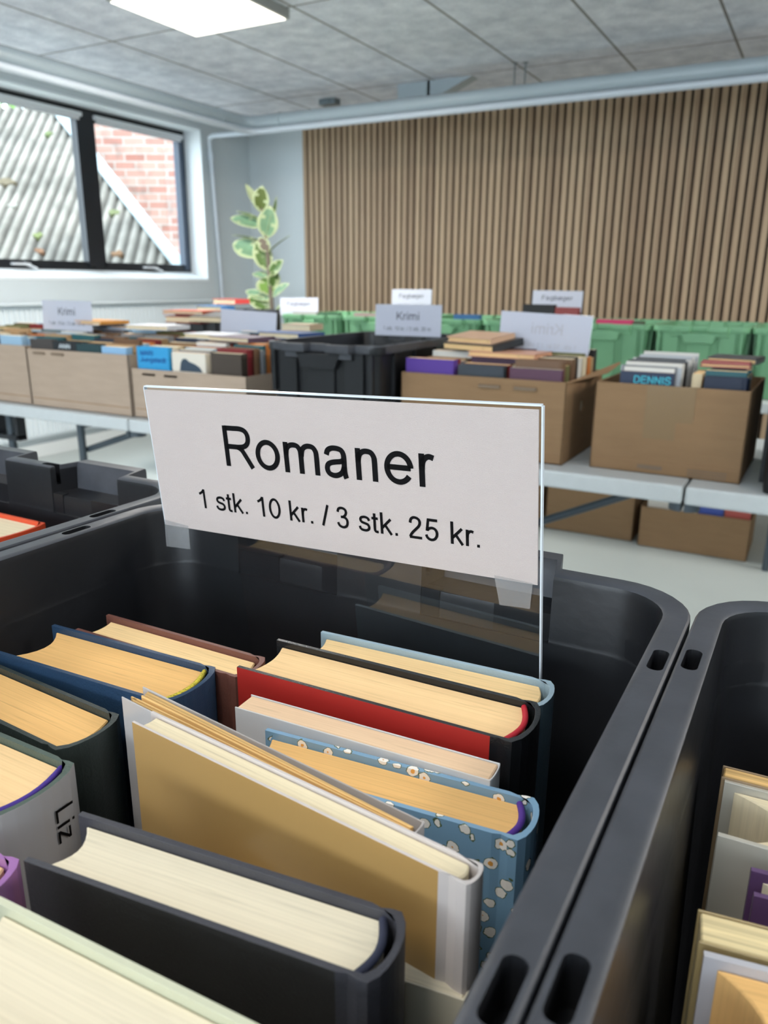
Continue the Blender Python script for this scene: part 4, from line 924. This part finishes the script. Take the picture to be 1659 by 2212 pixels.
flat_book('black paperback lying slanted on the hand hole box', -.98, 2.12, ZT + .272, .19, .14, .02, -.3, (40, 44, 46), PG_YEL, tilt=.12)
flat_book('peach-coloured book lying on top of the slanted black one', -.97, 2.13, ZT + .293, .165, .11, .016, -.3, (206, 168, 138), PG_TAN, tilt=.12)
flat_book('yellow book lying behind the peach-coloured one on the hand hole box', -.86, 2.31, ZT + .285, .14, .05, .014, .25, (206, 186, 70), PG_YEL)
flat_book('peach paperback lying on the middle rows of the hand hole box', -.87, 2.05, ZT + .262, .2, .13, .014, -.05, (204, 150, 120), PG_TAN)
flat_book('grey book lying at the back of the comics box', -.26, 2.2, ZT + .265, .12, .12, .014, -.1, (70, 74, 78), PG_YEL)
flat_book('red-edged book lying at the right of the comics box', -.262, 2.1, ZT + .262, .115, .1, .010, .05, (170, 90, 90), PG_YEL)
# stack in the black bin behind, seen left of the green bins
# the pile itself
ST = [((60, 62, 72), .20, .032), ((40, 42, 48), .18, .02), ((96, 90, 104), .21, .03), ((196, 168, 134), .2, .018), ((30, 44, 62), .2, .03), ((150, 160, 186), .2, .012), ((38, 50, 66), .2, .03), ((74, 132, 196), .19, .02)]
SN = ['dark grey', 'black', 'mauve', 'tan', 'navy', 'pale lilac', 'dark blue', 'bright blue']
z_ = ZT + .02
for k in range(8):
    flat_book('%s book in the pile filling the back left black bin, %s' % (SN[k], ['lowest', 'second up', 'third up', 'fourth up', 'fifth up', 'sixth up', 'second from the top', 'topmost'][k]), -3.36 + .01 * (k % 3), 3.68 + .01 * (k % 2), z_, ST[k][1], .13, ST[k][2] * 1.53, .02 * (k % 3), ST[k][0], group='pile in the back left black bin')
    z_ += ST[k][2] * 1.53 + .001
flat_book('bright coral red book lying on a bin rim below the plant', -3.47, 3.98, ZT + .326, .2, .13, .03, -.1, (238, 88, 84), group='book on the back left bin')
# books in the green bins
def bin_books(cx_, where, spec, yy=3.66):
    x = cx_ - .155
    for nm, col, w_, z1 in spec:
        make_book('hardback_book', '%s book sticking up in %s' % (nm, where), (x, yy + .065, ZT + .0075), 0., w_, .035, z1, cover=mat('cover_' + nm.replace(' ', '_'), col, .45, .4), pages=PG_TAN, bevel=False, group='books in the green bins')
        x += w_ + .004
bin_books(-2.057, 'the second green bin', [('dusty pink', (168, 142, 140), .16, .298), ('cobalt blue', (54, 108, 178), .14, .300)], 3.62)
bin_books(-1.485, 'the green bin right of the crime sign', [('steel blue', (60, 106, 152), .14, .304)], 3.64)
bin_books(-1.20, 'the green bin hidden by the mirrored sign', [('beige', (186, 170, 140), .15, .298)], 3.64)
bin_books(-1.235, 'the green bin hidden by the mirrored sign', [('jet black', (34, 34, 36), .17, .352), ('brick red', (140, 66, 66), .12, .340)], 3.95)
bin_books(-.765, 'the green bin behind the hand-hole box', [('hot pink', (206, 56, 104), .16, .300), ('dark olive', (84, 92, 70), .045, .296)], 3.62)
bin_books(-2.455, 'the first green bin', [('pale grey', (180, 180, 176), .16, .296), ('forest green', (70, 104, 80), .14, .294)], 3.62)
# the hot pink one reaches over the left neighbour
# books in the floor boxes
for (bx, nm, where) in ((-1.5, [('navy', (40, 48, 80)), ('rose', (200, 150, 160)), ('midnight', (30, 34, 60))], 'the floor box next to the sign'), (-.62, [('ivory', (220, 212, 200)), ('white', (226, 226, 226)), ('royal blue', (70, 90, 170)), ('scarlet', (190, 90, 80))], 'the wide floor box')):
    for k, (n_, c_) in enumerate(nm):
        make_book('paperback_book', '%s book showing at the rim of %s' % (n_, where), (bx + k * .113, 3.80 if bx < -1 else 3.74, .006), 0., .108, .03, .278 if bx < -1 else .218, cover=mat('cover_' + n_, c_, .4), pages=PG_WHITE, hard=False, bevel=False, group='books in the boxes on the floor')

# ------------------------------------------------------------------ variegated rubber plant
def plant():
    base = Vector((-3.33, 4.52, 0)); t = empty('rubber_plant', base); tag(t, 'tall variegated rubber plant with cream-edged leaves beside the slat wall', 'plant')
    def ony(u, v, y_): r = ray(u, v); k = y_ / r.y; return Vector((r.x * k, y_, CZ + r.z * k))
    Y = base.y
    P = [ony(590, 700, Y), ony(583, 610, Y), ony(577, 540, Y), ony(570, 480, Y), ony(562, 430, Y)]
    pts = [Vector((P[0].x + .02, Y, .30)), Vector((P[0].x + .01, Y, .6))] + P
    MB().tube([p - base for p in pts], [.02, .019, .017, .015, .012, .01, .006], 10).build('stem', M_STEM, t, smooth=1.)
    prof = [(0, .0), (.07, .028), (.14, .07), (.15, .16), (.165, .34), (.2, .36), (.2, .37), (.19, .37), (.15, .35)]
    R = [[(r_ * math.cos(a), r_ * math.sin(a), z) for a in [2 * PI * k / 28 for k in range(28)]] for r_, z in [(.12, 0), (.15, .3), (.165, .3), (.165, .34), (.15, .34), (.145, .29)]]
    pt = MB().loft(R).build('plant_pot', M_POT, t, smooth=.8); pt.location = (P[0].x + .02 - base.x, 0, 0)
    def leaf(root, tip, width, face, mg, cup=.12):
        root, tip = Vector(root), Vector(tip); d = tip - root; L = d.length; d.normalize()
        side = d.cross(Vector(face)).normalized(); nr = side.cross(d)
        m = MB(); n = 10; cols = [-1, -.72, -.3, 0, .3, .72, 1]; vv_, ff_, mm = [], [], []
        for i in range(n + 1):
            s = i / n; wd = width * math.sin(PI * min(1, s * .97 + .015)) ** .75 * (1 - .15 * s); 
            c = root + d * (L * s) + nr * (-.10 * L * (s - .3) ** 2)
            for q in cols: vv_.append(c + side * (wd * q / 2) + nr * (abs(q) * cup * wd))
        for i in range(n):
            for j in range(6):
                a = i * 7 + j; ff_.append((a, a + 1, a + 8, a + 7)); edge = j in (0, 5) or (i in (0, 9)) or (j in (1, 4) and (i * 7 + j * 3) % 5 == 0)
                mm.append(0 if edge else 1)
        m.add(vv_, ff_, mm)
        o = m.build('leaf', [M_LEAFC, mg], t, smooth=1.5); so = o.modifiers.new('s', 'SOLIDIFY'); so.thickness = .0015
        sb = o.modifiers.new('ss', 'SUBSURF'); sb.levels = 1; sb.render_levels = 1
    F = (.45, -.85, .2)
    G, G2 = M_LEAFG, M_LEAFG2
    Lf = [((560, 455), (532, 396), .07, (.9, -.3, .2), M_LEAFC), ((562, 458), (566, 402), .115, F, mat('leaf_dark', (84, 98, 40), .45)), ((575, 515), (583, 445), .14, (.5, -.85, -.1), G2), ((568, 492), (497, 466), .12, (.3, -.6, .7), G2),
          ((566, 478), (510, 452), .05, (.2, -.2, .95), G), ((573, 525), (500, 503), .05, (.0, -.2, .98), mat('leaf_deep_green', (46, 62, 40), .4)), ((572, 552), (502, 522), .16, (.35, -.8, .5), G2), ((578, 585), (556, 518), .13, (.6, -.8, .1), G),  # one thin leaf in a deeper green
          ((580, 595), (610, 562), .08, (.3, -.9, .2), G), ((586, 622), (596, 583), .09, (.8, -.5, .2), G), ((578, 638), (578, 595), .15, F, mat('leaf_bright', (120, 156, 70), .4)), ((582, 650), (530, 625), .09, (.3, -.6, .7), G2),
          ((575, 515), (600, 425), .04, (.9, -.2, .2), G), ((578, 548), (625, 505), .06, (.2, -.3, .9), G2), ((580, 545), (560, 512), .08, F, M_STEM), ((585, 668), (535, 640), .11, (.3, -.7, .6), G), ((588, 690), (535, 685), .10, (.3, -.7, .6), G2),
          ((588, 690), (628, 650), .08, (.2, -.8, .5), G), ((583, 600), (545, 590), .08, (.2, -.5, .8), G2), ((586, 640), (622, 612), .07, (.3, -.8, .5), G2)]
    for i, (a, b, wd, fc, mg) in enumerate(Lf):
        off = random.uniform(-.05, .02)
        leaf(ony(*a, Y) - base, ony(*b, Y + off) - base, wd * 1.15, fc, mg)
plant()
